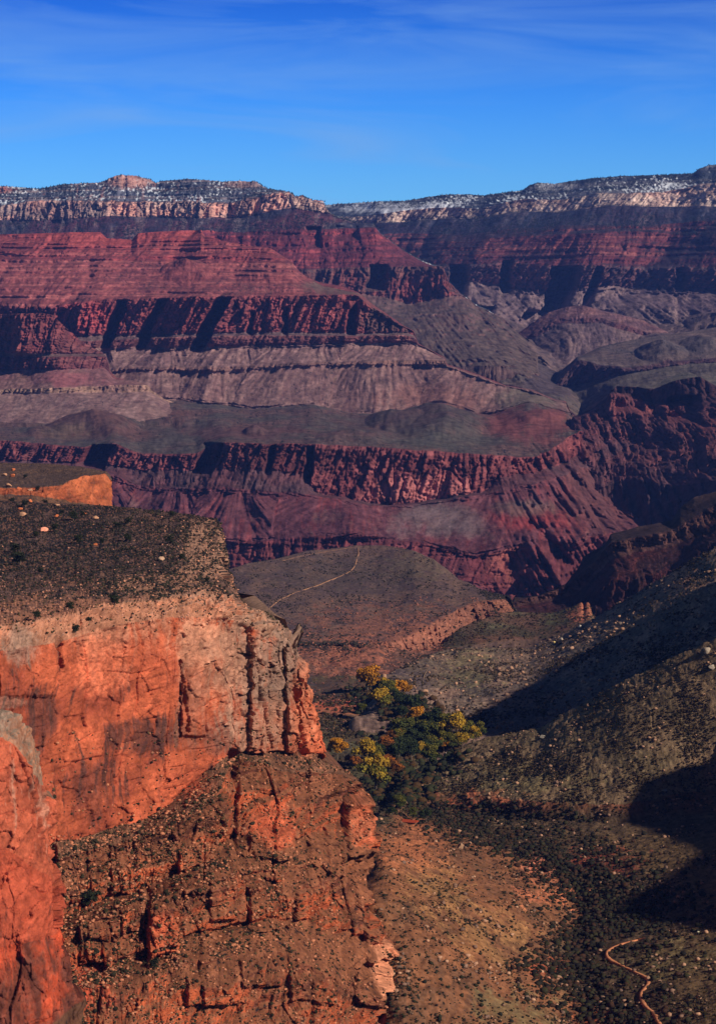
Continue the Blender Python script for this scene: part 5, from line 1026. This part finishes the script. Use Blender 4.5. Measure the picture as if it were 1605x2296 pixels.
# ---- junipers
def make_juniper():
    r_ = np.random.default_rng(77)
    lobes = [(0, 0, 1.1, .9)] + [((r_.random() - .5) * 1.9, (r_.random() - .5) * 1.9, .5 + r_.random() * 1.3, .45 + .4 * r_.random()) for _ in range(9)]
    pal = [A(52, 54, 32, 1), A(40, 44, 28, 1), A(32, 36, 24, 1)]
    V, Q, C = leafball(lobes, 900, .13, lambda k, p, g: np.array(pal)[g.integers(0, 3, len(k))] * (.7 + .6 * g.random((len(k), 1))), r_)
    Vt, Qt = tube([(0, 0, -.4), (.1, 0, .5), (0, .1, 1.3)], [.16, .12, .05], 6)
    return (V, Q, C), (Vt, Qt, np.ones((len(Vt), 3)) * A(100, 80, 66, .9))
JP = []
def juniper(loc, s, rz, label):
    root = empty('juniper_tree', loc, label, 'juniper', 'junipers on the cliff and bench', s, rz)
    if not JP:
        c, t = make_juniper()
        JP.append(link_mesh('crown', *c, 'tint', M_leaf, root, smooth=False)); JP.append(link_mesh('trunk', *t, 'tint', M_bark, root))
    else:
        for src in JP:
            d = src.copy(); COL.objects.link(d); d.parent = root
j5 = [(525, 460, 20, 'round dark juniper alone in the middle of the bench, left of the pale rubble'), (240, 472, 22, 'dark juniper right beside the pink boulder on the bench'), (158, 500, 18, 'juniper just left of and below the pink boulder'),
      (112, 238, 12, 'small upright juniper among the orange boulders on the far bench'), (168, 292, 15, 'juniper at the left foot of the small far cliff'), (328, 420, 26, 'widest juniper of the clump near the standing orange boulder'), (372, 408, 16, 'juniper right behind the standing orange boulder'),
      (275, 398, 14, 'small juniper at the left of the clump by the standing boulder'), (575, 440, 20, 'juniper near the far brink, above the round lone one'), (570, 515, 22, 'juniper below and right of the round lone one'), (755, 525, 24, 'juniper among the pale rubble near the brink'),
      (70, 562, 26, 'juniper near the left edge halfway down the bench'), (88, 612, 36, 'biggest sprawling juniper low at the left edge of the bench'), (345, 522, 24, 'long low juniper in the middle left of the bench'), (55, 352, 20, 'juniper at the left edge, below the orange boulders'), (112, 362, 20, 'juniper right of the left edge one, beside a tilted boulder'),
      (208, 355, 16, 'small juniper in front of the foot of the small far cliff'), (770, 405, 16, 'juniper on the skyline of the bench near its tip'), (455, 530, 16, 'small juniper left of the middle, beside a small orange stone'), (182, 660, 18, 'juniper low on the bench, left of centre'), (815, 600, 18, 'juniper on the rubble at the brink'), (930, 705, 16, 'juniper hanging at the corner of the brink')]
for zx, zy, r, lab in j5:
    x, y = zx * .5007, zy * .5007 + 949
    nm = 'bench' if y < 1105 or (y < 1130 and x < 120) else 'cliff_first'
    SHEETS.setdefault('cliff_first', geo)
    g = ground_at(x, y + r * .22, [nm]); juniper(tuple(g), r * .5 * g[1] / F / 1.35, float(rng.random() * 6), lab)
for zx, zy, r, lab in [(345, 318, 22, 'dark juniper on the brink above the first long crack of the wall'), (310, 212, 22, 'juniper just back from the brink, above the tan ledge'), (515, 188, 30, 'large juniper back from the middle of the brink'), (405, 275, 16, 'small dark juniper on the tan ledge at the brink'), (165, 250, 22, 'juniper at the left, just back from the brink')]:
    g = ground_at(zx * .5007, zy * .5007 + 1255 + r * .22, ['cliff_first']); juniper(tuple(g), r * .5 * g[1] / F / 1.35, float(rng.random() * 6), lab)
g = ground_at(205, 2032, ['cliff_first']); juniper(tuple(g), 24 * g[1] / F / 1.35, 1., 'big dark tree on the ledge beside the left buttress')
g = ground_at(345, 2170, ['cliff_first']); juniper(tuple(g), 15 * g[1] / F / 1.35, 2., 'dark bush at the foot of the orange pillar')

# ---- boulders
def boulder(x, y, w, col_, label, name, sq=.7, seed=0):
    g = ground_at(x, y, [name] if isinstance(name, str) else name); s = w * .5 * g[1] / F
    v, f = ico(2); r_ = np.random.default_rng(seed + int(x))
    for _ in range(7):                               # flat broken faces
        d = r_.normal(size=3); d /= np.linalg.norm(d); h = v @ d; lim = .45 + .35 * r_.random(); v = v - d * np.clip(h - lim, 0, None)[:, None]
    v = v * (1 + .06 * r_.normal(size=(len(v), 1))) * np.array([1, .85, sq]) * s
    C = np.ones((len(v), 3)) * col_ * (.8 + .4 * r_.random((len(v), 1)))
    o = link_mesh('boulder', v, f, C, 'tint', M_stone, smooth=False); o.location = tuple(g + np.array([0, 0, s * sq * .45])); o.rotation_euler = (0, 0, r_.random() * 6)
    tag(o, label, 'boulder', 'large boulders')
OB, PB = A(196, 108, 66, .95), A(184, 134, 102, .95)
for zx, zy, w, c, lab in [(20, 224, 26, PB, 'pale upright boulder at the far left edge of the far bench'), (60, 204, 26, OB, 'flat orange boulder at the top of the boulder group on the far bench'), (55, 230, 34, OB, 'long low orange boulder beside the pale upright one'), (40, 275, 40, PB, 'rounded tan orange boulder below the long low one'),
        (85, 286, 26, OB, 'dark orange boulder right of the rounded tan one'), (138, 292, 28, PB, 'pale boulder left of the small far cliff'), (136, 342, 28, OB, 'orange boulder at the left foot of the small far cliff'), (252, 362, 30, PB, 'tan boulder standing in front of the small far cliff'),
        (372, 400, 30, OB, 'standing orange boulder beside the juniper clump'), (90, 378, 24, OB, 'tilted orange boulder on the left of the near bench'), (248, 411, 30, OB, 'low orange boulder left of the juniper clump'), (425, 421, 34, PB, 'low pale boulder right of the juniper clump'),
        (98, 404, 40, PB, 'long flat pale slab at the left of the near bench'), (196, 474, 42, A(236, 150, 118, .9), 'pink boulder alone on the middle of the near bench'), (430, 538, 22, OB, 'small orange stone right of the middle of the bench'), (722, 604, 46, A(190, 150, 120, .9), 'wide pale slab in the rubble by the brink')]:
    x, y = zx * .5007, zy * .5007 + 949
    boulder(x, y + 2, w * .5, c, lab, 'bench' if y < 1105 or (y < 1130 and x < 120) else 'cliff_first', .6)
for x, y, w, c, lab, nm, sq in [(1301, 1404, 15, A(190, 176, 156, .9), 'white boulder on the crest of the far right slope', 'slope', .6), (1243, 1441, 9, A(220, 190, 120, .9), 'small yellow boulder left of the white one on the crest', 'slope', .9), (1256, 1434, 11, A(170, 150, 130, .9), 'grey boulder between the yellow and the white ones', 'slope', .7),
        (1034, 1902, 17, A(150, 116, 90, .9), 'square tan boulder alone on the slope below the red roof', 'valley', 1.0), (1584, 1462, 22, A(150, 134, 116, .9), 'big grey boulder near the right edge on the near right slope', 'valley', .9), (1592, 1498, 20, A(150, 134, 116, .9), 'grey boulder under the big one at the right edge', 'valley', .8),
        (1390, 1400, 13, A(130, 110, 92, .9), 'grey boulder among dark rocks high on the far right slope', 'slope', .8), (1004, 1688, 18, A(200, 190, 176, .9), 'pale flat rock beside the round orange cottonwood', NEAR, .3), (968, 1694, 10, A(180, 170, 156, .9), 'small pale rock at the lower right of the grove', NEAR, .6),
        (1216, 1652, 17, A(140, 128, 112, .9), 'grey rock below the lone tree on the crest', 'valley', .5), (1490, 1772, 14, A(130, 128, 120, .9), 'grey rock at the edge of the large black shade', 'valley', .5), (1232, 2195, 14, A(190, 120, 90, .9), 'pink rock left of the winding trail', 'valley', .6), (1566, 2091, 9, A(200, 190, 160, .9), 'small white rock right of the top of the winding trail', 'valley', .9)]:
    boulder(x, y, w, c, lab, nm, sq, 5)

# ---- the cabin with the red roof by the creek
g = ground_at(921, 1846, ['valley']); u_ = g[1] / F
cab = empty('cabin', tuple(g), 'low cabin with a rust red gabled roof by the dark creek', 'cabin', None, 1, math.radians(-24))
L_, D_, h_ = 15 * u_, 7 * u_, 5 * u_
def box(x0, x1, y0, y1, z0, z1): 
    v = np.array([(x, y, z) for z in (z0, z1) for x, y in ((x0, y0), (x1, y0), (x1, y1), (x0, y1))]); return v, np.array([(0, 3, 2, 1), (4, 5, 6, 7), (0, 1, 5, 4), (1, 2, 6, 5), (2, 3, 7, 6), (3, 0, 4, 7)])
v, q = box(-L_, L_, -D_, D_, -1.5, h_); wl = link_mesh('wall', v, q, np.ones((8, 3)) * A(120, 84, 62, .9), 'tint', M_stone, cab, False)
e = 1.2; v = np.array([(-L_ - e, -D_ - e, h_ - .3), (L_ + e, -D_ - e, h_ - .3), (L_ + e, D_ + e, h_ - .3), (-L_ - e, D_ + e, h_ - .3), (-L_ - e, 0, h_ * 1.75), (L_ + e, 0, h_ * 1.75)])
me = bpy.data.meshes.new('roof'); me.from_pydata([tuple(a) for a in v], [], [(0, 1, 5, 4), (2, 3, 4, 5), (0, 4, 3), (1, 2, 5), (0, 3, 2, 1)]); me.update()
ca = me.color_attributes.new('tint', 'FLOAT_COLOR', 'POINT'); ca.data.foreach_set('color', np.tile(np.r_[A(150, 62, 38, .9), 1], 6).astype(np.float32)); me.materials.append(M_stone)
rf = bpy.data.objects.new('roof', me); COL.objects.link(rf); rf.parent = cab
v, q = box(L_ * .3, L_ * .3 + .9, -.45, .45, h_ * 1.2, h_ * 2.0); link_mesh('chimney', v, q, np.ones((8, 3)) * A(110, 80, 66, .9), 'tint', M_stone, rf, False)
v, q = box(-.5, .6, -D_ - .06, -D_ + .05, -.2, 2.0); link_mesh('door', v, q, np.ones((8, 3)) * A(60, 40, 30, .9), 'tint', M_stone, cab, False)
for xx in (-L_ * .6, L_ * .5):
    v, q = box(xx - .6, xx + .6, -D_ - .06, -D_ + .05, .9, 1.9); link_mesh('window', v, q, np.ones((8, 3)) * A(40, 46, 54, .9), 'tint', M_stone, cab, False)

# ---------------------------------------------------------------- the air
v, q = box(-8000, 9000, -600, 27500, 560, 2950)
hz = link_mesh('haze', v, q, smooth=False); tag(hz, 'thin blue air filling the canyon', 'haze', kind='stuff')
m = bpy.data.materials.new('air'); m.use_nodes = True; n = m.node_tree.nodes; n.clear()
o_ = n.new('ShaderNodeOutputMaterial'); pv = n.new('ShaderNodeVolumePrincipled'); m.node_tree.links.new(pv.outputs[0], o_.inputs['Volume'])
pv.inputs['Color'].default_value = (0.16, 0.30, 1.0, 1); pv.inputs['Density'].default_value = 1.05e-5; pv.inputs['Anisotropy'].default_value = 0.0
hz.data.materials.append(m)
